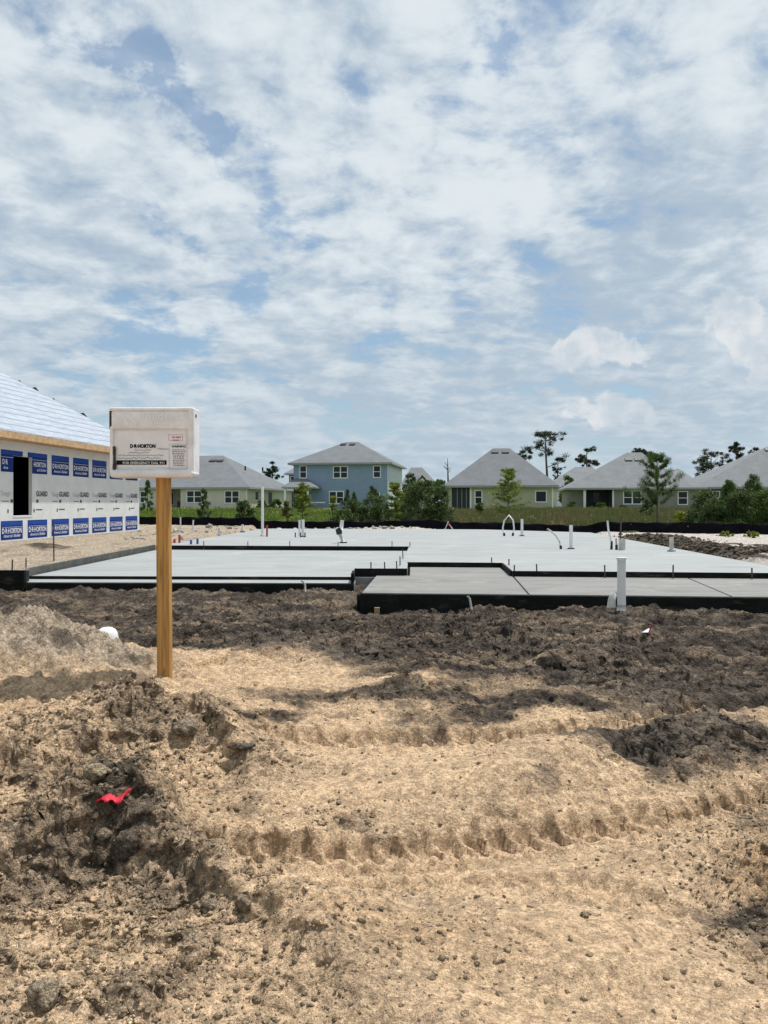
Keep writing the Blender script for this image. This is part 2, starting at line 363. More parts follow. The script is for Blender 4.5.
def macro(X, Y):
    """broad ground form"""
    fy = np.interp(X, fx_, fy_)
    wX = X + .12 * fbm(X * 1.7, Y * 1.7, 3, 5); wY = Y + .12 * fbm(X * 1.7 + 7, Y * 1.7, 3, 6)
    z = .085 * ss(7.5, 10.5, Y) - .035 * ss(9, 7, Y)
    left = ss(-5.7, -6.1, X) * ss(12.0, 14.5, Y); z = z + (.30 - 0.0) * left
    back = ss(30.5, 32.5, Y + .25 * np.maximum(0, X - 4)); z = np.maximum(z, .13 + .14 * back * 1.0)
    right = ss(6.6, 7.3, X - .065 * (Y - 12)) * ss(11.5, 13.5, Y); z = np.maximum(z, .13 + .25 * right)
    z = np.where(left > 0, np.maximum(z, .13 + .30 * left), z)
    z = z + ss(0, 40, Y - fy) * .48
    near = 1 - ss(12, 14, Y)
    z = z + near * (.05 * fbm(X * .7, Y * .7, 3, 44) + .035 * fbm(X * 1.9, Y * 2.4, 3, 45))
    m = .45 * gauss(wX, wY, -3.15, 6.1, .68, .55, -.1) + .07 * gauss(wX, wY, -2.25, 5.95, .4, .36, -.3) + .08 * gauss(wX, wY, -2.6, 5.3, .8, .3) - .06 * gauss(wX, wY, -1.55, 5.6, .4, .4)
    m = m + .20 * gauss(wX, wY, -1.2, 4.25, .45, .26, -.25) + .10 * gauss(wX, wY, -2.1, 4.4, .5, .4)
    m = m + .20 * gauss(wX, wY, -1.02, 3.12, .30, .20, -.3) + .20 * gauss(wX, wY, -1.72, 3.15, .30, .22) + .06 * gauss(wX, wY, -.50, 2.85, .40, .12, -.45) + .05 * gauss(wX, wY, -.0, 2.55, .4, .12, -.5)
    m = m - .07 * gauss(wX, wY, -1.38, 3.0, .14, .2, .2) - .05 * gauss(wX, wY, -1.35, 3.7, .5, .16)
    m = m + .10 * gauss(wX, wY, -1.3, 2.15, .6, .16) - .06 * gauss(wX, wY, -.55, 3.9, .3, .3)
    # right-hand heaps
    m = m + .13 * gauss(wX, wY, 1.95, 4.35, .55, .32, .25) + .10 * gauss(wX, wY, 2.7, 3.75, .6, .22, .2) + .08 * gauss(wX, wY, 1.6, 2.95, .25, .3) + .05 * gauss(wX, wY, .45, 2.85, .35, .2)
    m = m + .10 * gauss(wX, wY, .3, 6.6, 1.2, .3, .05) + .10 * gauss(wX, wY, 2.4, 7.3, 1.1, .3, .1) + .09 * gauss(wX, wY, -1.6, 7.6, .9, .25) + .09 * gauss(wX, wY, 2.6, 8.85, .8, .25)
    m = m + .06 * gauss(wX, wY, -4.6, 10.6, 1.0, .5) + .07 * gauss(wX, wY, -1.3, 10.9, .25, .2)
    z = z + m * near
    global BK
    if BK is None: BK = [(smooth_pts(a, 3, h * .9), h, f, b) for a, h, f, b in BANKS]
    if Y.min() < 14:
        bx_ = X + .10 * fbm(X * 3.1, Y * 3.1, 4, 66, .6); by_ = Y + .10 * fbm(X * 3.1 + 5, Y * 3.1, 4, 67, .6)
        for pts, h, f, b in BK:
            dist, lat, al = seg_dist(bx_, by_, pts); sc_ = max(1.0, np.mean([p[1] for p in pts]) / 4)
            pr = np.where(lat > 0, np.exp(-(dist / (b * sc_)) ** 1.6), np.exp(-(dist / (f * sc_)) ** 2))
            pr = pr * np.clip(.8 + .7 * fbm(X * 1.5, Y * 1.5, 3, 68), .45, 1.15)
            if h > .24: pr = pr * (1 - .75 * ss(.45 * al.max(), .95 * al.max(), al))
            z = z + h * pr * near
        lim = ss(-1.15, -.45, X) * near
        for ti, amt, wd in ((0, .92, .34), (1, .85, .36), (2, .6, .35), (4, .5, .3)):
            db, _, _ = seg_dist(X, Y, TRK[ti][0]); z = z * (1 - amt * np.exp(-(db / wd) ** 2) * lim)
    # rubble ridges behind the slab
    z = z + .10 * gauss(X, Y, -4, 33.2, 2.4, .5, 0) + .18 * gauss(X, Y, .6, 32.9, 1.4, .6, 0) + .12 * gauss(X, Y, 8.2, 23.0, .9, 1.6, -.1) + .14 * gauss(X, Y, 7.6, 18.6, .5, 2.0, .1)
    z = z + .2 * gauss(X, Y, -7.6, 16.8, .6, .6) + .08 * left * fbm(X * .9, Y * .9, 4, 91)
    return z
def soilmask(X, Y):
    """0 tan sand .. 1 dark topsoil; one strip is painted crack shade"""
    wx = X + .5 * fbm(X * 1.3, Y * 1.3, 5, 21); wy = Y + .45 * fbm(X * 1.3 + 4, Y * 1.6, 5, 22)
    d = ss(5.2, 6.7, wy + .3 * np.maximum(0, X) - .35 * np.maximum(0, -X))
    d = np.maximum(d, 1.2 * gauss(wx, wy, 1.9, 4.5, .75, .36, .2))
    d = np.maximum(d, .95 * gauss(wx, wy, 2.9, 3.95, .8, .22, .15))
    d = np.maximum(d, .55 * gauss(wx, wy, 1.75, 3.05, .22, .5, -.1))
    d = np.maximum(d, .5 * gauss(wx, wy, 1.35, 2.5, .16, .35, .2))
    d = np.maximum(d, .7 * gauss(wx, wy, -.9, 5.0, .7, .12, .1))
    d = np.maximum(d, .8 * gauss(wx, wy, 1.1, 5.3, .9, .2, .1))
    d = np.maximum(d, .75 * gauss(wx, wy, -2.05, 4.95, .5, .07, -.05))  # dark strip under the left heap: crack shade put into the colour
    d = np.maximum(d, .80 * gauss(wx, wy, .2, 5.5, 1.3, .25, 0))
    d = np.maximum(d, .36 * gauss(wx, wy, -1.25, 4.0, .4, .25, 0))
    d = np.maximum(d, .62 * gauss(wx, wy, -1.0, 2.98, .2, .12, 0))
    d = np.maximum(d, .28 * gauss(wx, wy, -.7, 2.85, .5, .2, -.4))
    d = np.maximum(d, .25 * gauss(wx, wy, -1.8, 4.1, .6, .5, 0))
    d = np.maximum(d, .42 * gauss(wx, wy, .1, 3.52, .75, .06, .06))
    d = d * (1 - .85 * gauss(wx, wy, -3.0, 5.9, 1.3, .55)) * (1 - .7 * gauss(wx, wy, -1.2, 6.0, .5, .3)) 
    return np.clip(d, 0, 1)
def roughpatch(X, Y):
    return ss(-.10, .16, fbm(X * 1.9 + 11, Y * 2.4 - 4, 5, 311, .62))
def terrain(X, Y, detail=True):
    z = macro(X, Y)
    S = soilmask(X, Y)
    trk = np.zeros(X.shape); near = (1 - ss(11.5, 14, Y)) * (1 - ss(8, 12, np.abs(X)))
    tz = np.zeros(X.shape)
    for pts, w, dep, sp, lh in TRK:
        wob = .010 * fbm(X * 4, Y * 4, 3, 61)
        b, lat, al = seg_dist(X + wob, Y + wob, pts)
        ins = 1 - ss(w * .42, w * .58, b); rim = np.exp(-((b - w * .68) / (w * .16)) ** 2)
        lug = np.abs(((al + np.abs(lat) * .6) / sp + .10 * fbm(X * 3, Y * 3, 2, 72)) % 1 - .5) * 2; lug = .5 * lug + .5 * (1 - ((al + np.abs(lat) * .6) / sp + .10 * fbm(X * 3, Y * 3, 2, 72)) % 1); lug = lug * (.75 + .25 * ss(-.25, .15, fbm(X * 6, Y * 6, 3, 73)))
        br = .9 + .5 * fbm(X * 2.2, Y * 2.2, 3, 71)
        tz = tz + (-dep * ins + dep * .75 * rim * br + ins * lh * 1.5 * ss(.42, .66, lug) * br)
        # scalloped outer edge
        tz = tz + dep * .6 * rim * ss(.3, .7, lug) * br
        trk = np.maximum(trk, 1 - ss(w * .6, w * 1.1, b))
    z = z + tz * near
    if not detail: return z, S, trk
    mound = np.clip(gauss(X, Y, -1.45, 4.1, .62, .42) + gauss(X, Y, -1.15, 3.0, .48, .36, -.25) + .8 * gauss(X, Y, -.85, 2.2, .5, .3) + gauss(X, Y, 1.7, 2.9, .35, .6) + gauss(X, Y, -3, 5.0, 1.2, .25), 0, 1)
    patch = ss(-.05, .3, fbm(X * 1.1, Y * 1.1, 4, 83))
    rk = roughpatch(X, Y)
    rgh = np.clip(.03 + .62 * S + 1.0 * mound * (.35 + .65 * rk) + .16 * patch * rk, 0, 1) * (1 - .92 * trk)
    z = z - (.028 * rgh + .012) * near * ss(12, 10, Y)
    smoothhill = gauss(X, Y, -2.8, 6.0, .95, .55)
    rgh = np.maximum(rgh * (1 - .3 * smoothhill), .45 * smoothhill)
    a = near
    z = z + a * (.020 * fbm(X * 3, Y * 3, 4, 12) + .030 * rgh * fbm(X * 5, Y * 6, 5, 13, .6))
    a = near
    z = z + a * S * (.085 * (np.abs(fbm(X * 1.3, Y * 2.6, 4, 161, .55)) * 2 - .45) + .06 * fbm(X * 3.2, Y * 5.0, 4, 162, .6))
    wx2 = X + .03 * perlin(X * 14, Y * 14, 51) + .012 * perlin(X * 40, Y * 40, 53); wy2 = Y + .03 * perlin(X * 14, Y * 14, 52) + .012 * perlin(X * 40, Y * 40, 54)
    # broken plates and crumb: cells with their own heights, billowed lumps
    d1, i1 = worley(wx2 / .13, wy2 / .15, 141); d2, i2 = worley(wx2 / .055, wy2 / .06, 142); d3, i3 = worley(wx2 / .024, wy2 / .027, 143)
    z = z + a * rgh * ((i1 ** 3) * .040 * (1 - .7 * d1) + (i2 ** 2.2) * .022 * (1 - .8 * d2) + (i3 ** 1.6) * .010 * (1 - .8 * d3))
    bl = np.abs(perlin(X * 9, Y * 10, 151)) + .5 * np.abs(perlin(X * 19, Y * 21, 152)) + .28 * np.abs(perlin(X * 41, Y * 44, 153)) + .15 * np.abs(perlin(X * 85, Y * 90, 154))
    z = z + a * (rgh * .034 + .004) * bl
    cl = bumps(wx2, wy2, .11, 102, .72) * .11 * .8 + bumps(wx2, wy2, .05, 103, .55) * .05 * .85 + bumps(wx2, wy2, .026, 104, .4) * .026 * .85
    z = z + a * cl * np.clip(rgh * 1.2 - .05, 0, 1)
    z = z + a * (.004 * rgh + .0015) * fbm(X * 45, Y * 45, 3, 15, .7)
    gx = X * .9 + Y * .5
    z = z + a * smoothhill * (.17 * (.5 - 2.2 * np.abs(fbm(gx * 3.4, Y * 1.5 - X * .8, 5, 19, .62))) + .10 * fbm(X * 2.8, Y * 4.5, 5, 20, .62) + .03 * bl)
    far = ss(12.5, 14, Y) * (1 - ss(60, 90, Y)); 
    out = ss(-5.7, -6.2, X) + ss(6.5, 7.2, X - .065 * (Y - 12)) + ss(31, 32, Y)
    fy = np.interp(X, fx_, fy_)
    z = z + far * np.clip(out, 0, 1) * (1 - ss(-.5, 2, Y - fy)) * (.05 * fbm(X * 1.6, Y * 1.6, 5, 23, .6) + bumps(X, Y, .45, 105, .55) * .07)
    return z, S, trk
def axis_x():
    p = [0.]; 
    while p[-1] < 2.1: p.append(p[-1] + .0095)
    while p[-1] < 8: p.append(p[-1] + .0095 + (p[-1] - 2.1) * .012)
    while p[-1] < 900: p.append(p[-1] + (p[-1] - 7.0) * .06 + .06)
    p = np.array(p); return np.concatenate([-p[:0:-1], p])
def axis_y():
    p = [1.55]
    while p[-1] < 13: p.append(p[-1] + .0034 * max(p[-1], 2.2))
    while p[-1] < 36: p.append(p[-1] + .09)
    while p[-1] < 1500: p.append(p[-1] * 1.025)
    q = [1.55]
    while q[-1] > -150: q.append(q[-1] - .03 - (1.55 - q[-1]) * .08)
    return np.concatenate([np.array(q[:0:-1]), np.array(p)])
def mndw(X, Y): return np.clip(gauss(X, Y, -1.45, 4.1, .62, .42) + gauss(X, Y, -1.15, 3.0, .48, .36, -.25) + .8 * gauss(X, Y, -.85, 2.2, .5, .3), 0, 1)
def ground_build():
    xs = axis_x(); ys = axis_y(); X, Y = np.meshgrid(xs, ys)
    Z, S, T = terrain(X, Y)
    # the ground under slabs stays low
    nx, ny = len(xs), len(ys); fy = np.interp(X, fx_, fy_)
    sh = X.shape
    # albedo
    tan = np.array([.62, .44, .275]); drk = np.array([.066, .053, .043]); mid = np.array([.165, .134, .104]); gry = np.array([.31, .232, .16])
    n1 = fbm(X * 2.1, Y * 2.1, 5, 201, .6); n2 = fbm(X * 7, Y * 9, 5, 202, .65); n3 = fbm(X * .8, Y * .8, 4, 203); n4 = fbm(X * 26, Y * 26, 4, 204, .7)
    col = np.empty(sh + (3,))
    s = np.clip(S + .55 * n1 * (S > .02) + .25 * n2, 0, 1)
    base = tan * (1 + .14 * n3[..., None] + .10 * n4[..., None])
    rk = roughpatch(X, Y)[..., None]
    g1 = np.clip(ss(.10, .45, n2 + .6 * n1)[..., None] * .30 + .50 * rk * (.25 + mndw(X, Y)[..., None]), 0, .8)          # greyer clumps in the sand
    mnd = mndw(X, Y)[..., None]; smh_ = gauss(X, Y, -2.8, 6.0, .95, .55)
    g1 = np.clip(g1 + .30 * mnd * rk * (1 + 1.5 * n2[..., None]), 0, .9)
    g1 = g1 * (1 - .5 * T[..., None])
    base = base * (1 - g1) + gry * g1
    darkc = drk * (1 + .2 * n4[..., None]); m2 = ss(-.15, .35, n2 + .7 * n3 - .05)[..., None]
    darkc = darkc * (1 - m2) + mid * m2 * (1 + .3 * n4[..., None])
    lt = ss(-.02, .30, fbm(X * .7 + 3, Y * 3.4, 6, 207, .68))[..., None] * .85
    darkc = darkc * (1 - lt) + gry * lt
    hill = gauss(X + .3 * n1, Y + .2 * n2, -2.75, 5.95, .85, .5)[..., None]
    hc_ = np.array([.27, .218, .165]) * (1 + .25 * n2[..., None]); hs_ = ss(.0, .35, fbm((X * .9 + Y * .5) * 3.0, Y * 2.2 - X * 1.2, 5, 209, .6))[..., None]; hc_ = hc_ * (1 - .45 * hs_) + np.array([.36, .285, .2]) * .45 * (1 - hs_)
    hk = ss(.25, .7, hill); base = base * (1 - hk) + hc_ * hk
    og = (ss(.25, .7, gauss(X + .2 * n1, Y + .2 * n2, -1.7, 4.75, .6, .22) + gauss(X + .2 * n1, Y + .2 * n2, 1.65, 2.7, .3, .3) + .5 * gauss(X, Y, .1, 2.4, .5, .2)))[..., None] * .7
    base = base * (1 - og) + np.array([.44, .285, .155]) * (1 + .2 * n2[..., None]) * og
    crumbs = ss(.02, .2, n4 + .35 * n2 - .08)[..., None] * np.clip(.06 + .75 * mnd * rk + .5 * g1, 0, .85)   # dark damp crumbs mixed in the sand
    base = base * (1 - crumbs) + np.array([.12, .092, .066]) * crumbs
    b0, l0, a0 = seg_dist(X, Y, TRK[0][0]); dots = ss(.5, .8, np.abs((a0 / .115 + .2 * n2) % 1 - .5) * 2) * (1 - ss(.03, .055, np.abs(l0 + .01 * n4))) * (b0 < .2) * ss(-.2, .3, n1 + .4 * n2)
    base = base * (1 - .75 * dots[..., None]) + np.array([.13, .10, .072]) * .75 * dots[..., None]
    s3 = ss(.25, .75, s)[..., None]
    col = base * (1 - s3) + darkc * s3
    # far zones
    wsand = np.array([.62, .56, .50]); tsand = np.array([.47, .385, .29])
    bk = (ss(12.2, 13.2, Y) * np.clip(ss(-5.6, -5.9, X) + ss(6.6, 7.2, X - .065 * (Y - 12)), 0, 1) + ss(29.5, 30.5, Y))
    bk = np.clip(bk, 0, 1)[..., None]
    lr = ss(-7, 3, X)[..., None]; fc = tsand * (1 - lr) + wsand * lr
    fc = fc * (1 + .25 * n1[..., None])
    dk = np.clip(ss(.12, .4, fbm(X * 1.1, Y * .8, 5, 205, .6)), 0, 1)[..., None] * .55 * (1 - .4 * lr)
    fc = fc * (1 - dk) + np.array([.2, .15, .11]) * dk
    wxx = X + .5 * n1; wyy = Y + 1.2 * fbm(X * 1.1, Y * 1.1, 4, 206)
    pile = np.clip(1.3 * gauss(wxx, wyy, 8.1, 23.0, .7, 2.0, -.1) + 1.5 * gauss(wxx, wyy, 7.55, 18.6, .38, 2.2, .02) + gauss(wxx, wyy, 9.0, 19.2, 1.0, .35) + gauss(wxx, wyy, -7.6, 16.8, .5, .4) + gauss(wxx, wyy, 10.4, 20.5, 1.4, .25), 0, 1)
    pile = ss(.3, .6, pile + .4 * n2)[..., None]
    fc = fc * (1 - pile) + np.array([.10, .082, .062]) * pile
    col = col * (1 - bk) + fc * bk
    gr = ss(-.6, .8, Y - fy + .5 * n1)[..., None]
    w1 = ss(-6, 2, X + 3 * n3)[..., None]
    grass = np.array([.13, .18, .030]) * (1 - w1) + np.array([.115, .10, .048]) * w1
    lawn = ss(62, 68, Y)[..., None]; grass = grass * (1 - lawn) + np.array([.13, .18, .035]) * lawn
    grass = grass * (1 + .35 * n1[..., None])
    col = np.clip(col * (1 - gr) + grass * gr, .01, .9)
    # hollow below the slabs
    import itertools
    def inside(poly):
        r = np.zeros(sh, bool); n = len(poly)
        for i in range(n):
            (x1, y1), (x2, y2) = poly[i], poly[(i + 1) % n]
            if y1 == y2: continue
            c = ((y1 > Y) != (y2 > Y)) & (X < (x2 - x1) * (Y - y1) / (y2 - y1) + x1); r ^= c
        return r
    ins = inside(A_POLY) | inside(B_POLY) | inside(D_POLY) | inside(LEDGE)
    Z = np.where(ins, np.minimum(Z, .16), Z)
    # crumble the faces sideways too, so steep faces do not comb into columns
    nr_ = (1 - ss(10, 12, Y)) * (1 - ss(7, 9, np.abs(X))) * (Y > 1.6) * ~ins; am = .010 + .045 * np.clip(S + mndw(X, Y), 0, 1)
    dX = am * fbm(X * 9 + Z * 5, Z * 16 + Y * 7, 4, 401, .6) * nr_; dY = am * 1.3 * fbm(X * 10, Z * 17 + Y * 6, 4, 402, .6) * nr_
    v = np.stack([X + dX, Y + dY, Z], -1).reshape(-1, 3)
    i = np.arange(ny - 1)[:, None] * nx + np.arange(nx - 1)[None]; i = i.ravel()
    q = np.stack([i, i + 1, i + nx + 1, i + nx], -1)
    m = bpy.data.materials.new('soil'); m.use_nodes = True; t = m.node_tree; b = t.nodes['Principled BSDF']; k = G(t)
    an = k.n('ShaderNodeAttribute', attribute_name='albedo'); at = an.outputs['Color']; ra = an.outputs['Alpha']
    co = k.n('ShaderNodeTexCoord').outputs['Object']
    f1 = k.noise(co, 60.0, 5, .7).outputs[0]; f2 = k.noise(co, 240.0, 3, .7).outputs[0]
    f0 = k.noise(co, 22.0, 6, .72).outputs[0]; f3 = k.noise(co, 110.0, 3, .6).outputs[0]
    kk = k.m('MULTIPLY', k.m('MULTIPLY', k.mr(f0, .38, .62, .74, 1.22), k.mr(f3, .36, .48, .66, 1.0)), k.m('MULTIPLY', k.mr(f1, .3, .7, .70, 1.26), k.mr(f2, .3, .7, .78, 1.2)))
    wq = k.vm('ADD', co, k.vm('MULTIPLY', k.noise(co, 30.0, 3, .6).outputs['Color'], (.03, .03, .03)))
    def vor(scl): return k.n('ShaderNodeTexVoronoi', {'Vector': wq, 'Scale': scl, 'Randomness': 1.0})
    v1, v2, v3 = vor(24.0), vor(58.0), vor(130.0)
    def cellv(v, lo, hi): return k.mr(k.n('ShaderNodeSeparateColor', {0: v.outputs['Color']}).outputs[0], 0, 1, lo, hi, False)
    cv = k.m('MULTIPLY', cellv(v1, .84, 1.14), k.m('MULTIPLY', cellv(v2, .80, 1.18), cellv(v3, .80, 1.18)))
    cv = k.m('ADD', k.m('MULTIPLY', cv, ra), k.m('SUBTRACT', 1.0, ra))
    kk = k.m('MULTIPLY', kk, cv)
    sc = k.vm('SCALE', at); t.links.new(kk, sc.node.inputs['Scale']); t.links.new(sc, b.inputs['Base Color'])
    b.inputs['Roughness'].default_value = .95; b.inputs['Specular IOR Level'].default_value = .15
    vv = k.m('ADD', k.m('MULTIPLY', v1.outputs['Distance'], -1.6), k.m('ADD', k.m('MULTIPLY', v2.outputs['Distance'], -1.0), k.m('MULTIPLY', v3.outputs['Distance'], -.5)))
    vv = k.m('ADD', vv, k.m('ADD', k.m('MULTIPLY', cellv(v1, 0, 1), 1.0), k.m('MULTIPLY', cellv(v2, 0, 1), .5)))
    hh = k.m('ADD', k.m('ADD', f1, k.m('MULTIPLY', f2, .35)), k.m('MULTIPLY', vv, k.m('MULTIPLY', ra, 1.1)))
    bp = k.n('ShaderNodeBump', {'Height': hh, 'Strength': 1.0, 'Distance': .012}); t.links.new(bp.outputs[0], b.inputs['Normal'])
    o = npmesh('ground', v, q, m, smooth=True)
    ca = o.data.attributes.new('albedo', 'FLOAT_COLOR', 'POINT')
    ca.data.foreach_set('color', np.concatenate([col.reshape(-1, 3), np.clip(.25 + .75 * (S + mnd[..., 0] * (.4 + .6 * rk[..., 0]) + .5 * smh_), 0, 1).reshape(-1, 1)], 1).astype(np.float32).ravel())
    tag(o, 'churned sand and dark topsoil of the building lot, turning to grass beyond the silt fence', None, kind='structure')
    return o
ground_build()
def zg(x, y):
    z, _, _ = terrain(np.array([float(x)]), np.array([float(y)])); return float(z[0])
def rays(px, py, it=14):
    """ground point seen at a pixel of the photo"""
    y = np.linspace(1.7, 14, 2500); x = (px - 384) / F * y; z, _, _ = terrain(x, y, True)
    h = EYE - (py - HZ) / F * y; k = np.argmax(z >= h); return float(x[k]), float(y[k]), float(z[k])

# loose clods: icosphere template squashed and roughened
def ico(sub):
    import bmesh
    bm = bmesh.new(); bmesh.ops.create_icosphere(bm, subdivisions=sub, radius=1.0); bmesh.ops.triangulate(bm, faces=bm.faces)
    v = np.array([p.co[:] for p in bm.verts]); f = np.array([[q.index for q in t.verts] for t in bm.faces]); bm.free(); return v, f
def clods(name, label, N, xr, yr, smin, smax, soilcol, wfun, seed, sub=2, zoff=.25, cap=None):
    rg = np.random.default_rng(seed); tv, tf = ico(sub)
    # more of them near the eye, where they show
    Y = yr[0] * (yr[1] / yr[0]) ** rg.random(N * 4); X = (rg.random(N * 4) * 2 - 1) * .62 * Y + .0 if xr is None else xr[0] + rg.random(N * 4) * (xr[1] - xr[0])
    z, S, T = terrain(X, Y); w = wfun(X, Y, S, T); k = rg.random(N * 4) < w; X, Y, z, S = X[k][:N], Y[k][:N], z[k][:N], S[k][:N]; n = len(X)
    s = smin * (smax / smin) ** (rg.random(n) ** 2.6)
    V = np.repeat(tv[None], n, 0)
    ph = rg.random((n, 1, 3)) * 50
    nn = np.sin(V[..., 0:1] * 2.6 + ph[..., 0:1]) * np.sin(V[..., 1:2] * 2.9 + ph[..., 1:2]) + .6 * np.sin(V[..., 2:3] * 5.3 + ph[..., 2:3]) * np.sin(V[..., 0:1] * 4.7 + ph[..., 1:2])
    V = V * (1 + .16 * nn + .16 * (rg.random((n, len(tv), 1)) - .5))
    for q_ in range(9):
        pn_ = rg.normal(size=(n, 1, 3)); pn_ /= np.linalg.norm(pn_, axis=2, keepdims=True); dd_ = (V * pn_).sum(-1, keepdims=True); V = V - np.clip(dd_ - (.45 + .3 * rg.random((n, 1, 1))), 0, None) * pn_ * .9
    V = V * (np.array([1, 1, .72]) * (.75 + .5 * rg.random((n, 1, 3))))
    a = rg.random(n) * 6.28; c, q = np.cos(a)[:, None], np.sin(a)[:, None]
    x, y = V[..., 0] * c - V[..., 1] * q, V[..., 0] * q + V[..., 1] * c
    V = np.stack([x, y, V[..., 2]], -1) * s[:, None, None] + np.stack([X, Y, z + s * zoff], -1)[:, None]
    f = (tf[None] + (np.arange(n) * len(tv))[:, None, None]).reshape(-1, 3)
    o = npmesh(name, V.reshape(-1, 3), f, soilcol, smooth=False)
    me = o.data; ca = me.attributes.new('albedo', 'FLOAT_COLOR', 'POINT')
    tan = np.array([.40, .30, .195]); drk = np.array([.13, .105, .083])
    rk_ = roughpatch(X, Y) * mndw(X, Y); d = np.clip(.02 + S * .85 + .35 * rk_ + .5 * (rg.random(n) - .5), 0, 1)[:, None]; col = (np.array([.50, .375, .245]) * (1 - d) + drk * d) * (.75 + .5 * rg.random((n, 1)))
    col = np.concatenate([col, np.ones((n, 1))], 1); ca.data.foreach_set('color', np.repeat(col, len(tv), 0).astype(np.float32).ravel())
    return tag(o, label, None, kind='stuff')
SOIL = bpy.data.materials['soil']
def w_all(X, Y, S, T):
    mound = np.clip(gauss(X, Y, -1.45, 4.1, .62, .42) + gauss(X, Y, -1.15, 3.0, .48, .36, -.25) + .8 * gauss(X, Y, -.85, 2.2, .5, .3) + gauss(X, Y, 1.6, 2.8, .3, .6), 0, 1)
    pt = ss(0.02, .45, fbm(X * 1.6, Y * 1.6, 3, 301))
    return np.clip(.018 + .40 * S + .9 * mound + .10 * pt, 0, 1) * (1 - .6 * T) * (1 - .75 * gauss(X, Y, -2.9, 6.1, 1.2, .5))
clods('soil_crumbs', 'small crumbs of sand and dark soil strewn over the churned ground', 26000, None, (1.9, 10.5), .0035, .017, SOIL, w_all, 5, 1, .05)
clods('soil_clods', 'fist sized lumps of dry soil lying over the heaps and ruts', 170, None, (1.9, 11.3), .016, .048, SOIL, w_all, 6, 3, .0)
def w_back(X, Y, S, T):
    return np.clip(gauss(X, Y, -3.2, 32.9, 3.0, .7) + gauss(X, Y, .6, 32.6, 1.6, .6) + .35 * gauss(X, Y, -6.8, 26, 1.0, 3) , 0, 1)
o = clods('sand_rubble', 'pale lumps of sand heaped behind the far edge of the slab', 700, (-9, 3), (22, 34.5), .03, .15, None and SOIL or SOIL, w_back, 8, 2, .15)
n = len(o.data.vertices); cc = np.tile(np.array([.62, .58, .52, 1], dtype=np.float32), (n, 1)); r_ = np.repeat(RNG.random(n // 162 + 1), 162)[:n]; cc[:, :3] *= (.55 + .5 * r_)[:, None]
o.data.attributes['albedo'].data.foreach_set('color', cc.ravel())
def w_pile(X, Y, S, T): return np.clip(gauss(X, Y, 7.6, 18.8, .38, 2.0, .0) + gauss(X, Y, 8.1, 23, .6, 2.0, -.1) + .5 * gauss(X, Y, 9.0, 19.2, 1.0, .3), 0, 1)
o = clods('dark_soil_lumps', 'dark soil lumps heaped along the right edge of the slab', 2200, (6.8, 10.5), (15.5, 27), .02, .09, SOIL, w_pile, 9, 2, .3)
n = len(o.data.vertices); cc = np.tile(np.array([.13, .105, .08, 1], dtype=np.float32), (n, 1)); r_ = np.repeat(RNG.random(n // 162 + 1), 162)[:n]; cc[:, :3] *= (.5 + 1.0 * r_)[:, None]
o.data.attributes['albedo'].data.foreach_set('color', cc.ravel())

# ------------------------------------------------------------------ slabs and their forms
sl = thing('house_slab', 'large pale concrete slab of the new house with plumbing pipes rising from it', 'slab', (0, 19, 0))
MB().prism([(x, y - 19) for x, y in A_POLY], .10, ZA).build('slab', M['conc'], sl, bevel=.006)
sl = thing('recessed_slab', 'light grey lower slab recessed in front left of the pale slab', 'slab', (-2.5, 15, 0))
MB().prism([(x + 2.5, y - 15) for x, y in B_POLY], .10, ZB).build('slab', M['conc'], sl)
MB().prism([(x + 2.5, y - 15) for x, y in LEDGE], .10, ZL).build('ledge', M['conc'], sl)
sl = thing('porch_slab', 'darker grey low slab nearest the camera, scored by two diagonal joints', 'slab', (3, 11, 0))
def isect_split(poly, a, b):      # part of poly left of line a->b
    out = []; n = len(poly); f = lambda p: (b[0] - a[0]) * (p[1] - a[1]) - (b[1] - a[1]) * (p[0] - a[0])
    for i in range(n):
        p, q = poly[i], poly[(i + 1) % n]; fp, fq = f(p), f(q)
        if fp >= 0: out.append(p)
        if fp * fq < 0: t = fp / (fp - fq); out.append((p[0] + (q[0] - p[0]) * t, p[1] + (q[1] - p[1]) * t))
    return out
j1 = ((1.79, 9.5), (1.985, 11.9)); j2 = ((4.2, 9.3), (4.56, 11.5)); gw = .012
def sh(l, dx): return ((l[0][0] + dx, l[0][1]), (l[1][0] + dx, l[1][1]))
D1 = isect_split([p for p in [(-.28, 9.70), (1.79, 9.518), (1.985, 11.82), (2.04, 13.42), (.46, 13.57), (.40, 11.96), (-.12, 11.96)]], (9, -99), (9, 99))
D1 = [(x - gw if 1.7 < x < 2.1 else x, y) for x, y in D1]
D23 = [(1.79 + gw, 9.518), (6.3, 9.12), (6.3, 11.42), (1.985 + gw, 11.815)]
D2 = isect_split(D23, *sh(j2, -gw)); D3 = isect_split(D23, (j2[1][0] + gw, j2[1][1]), (j2[0][0] + gw, j2[0][1]))
for Pg in (D1, D2, D3):
    MB().prism([(x - 3, y - 11) for x, y in Pg], .10, ZD).build('slab_section', M['conc_d'], sl, bevel=.008)
for Ln in (j1, j2):
    MB().bar((Ln[0][0] - 3, Ln[0][1] - 11 + .01), (Ln[1][0] - 3, Ln[1][1] - 11 - .12), gw * 1.6, .12, ZD - .015).build('joint_filler', M['black'], sl)

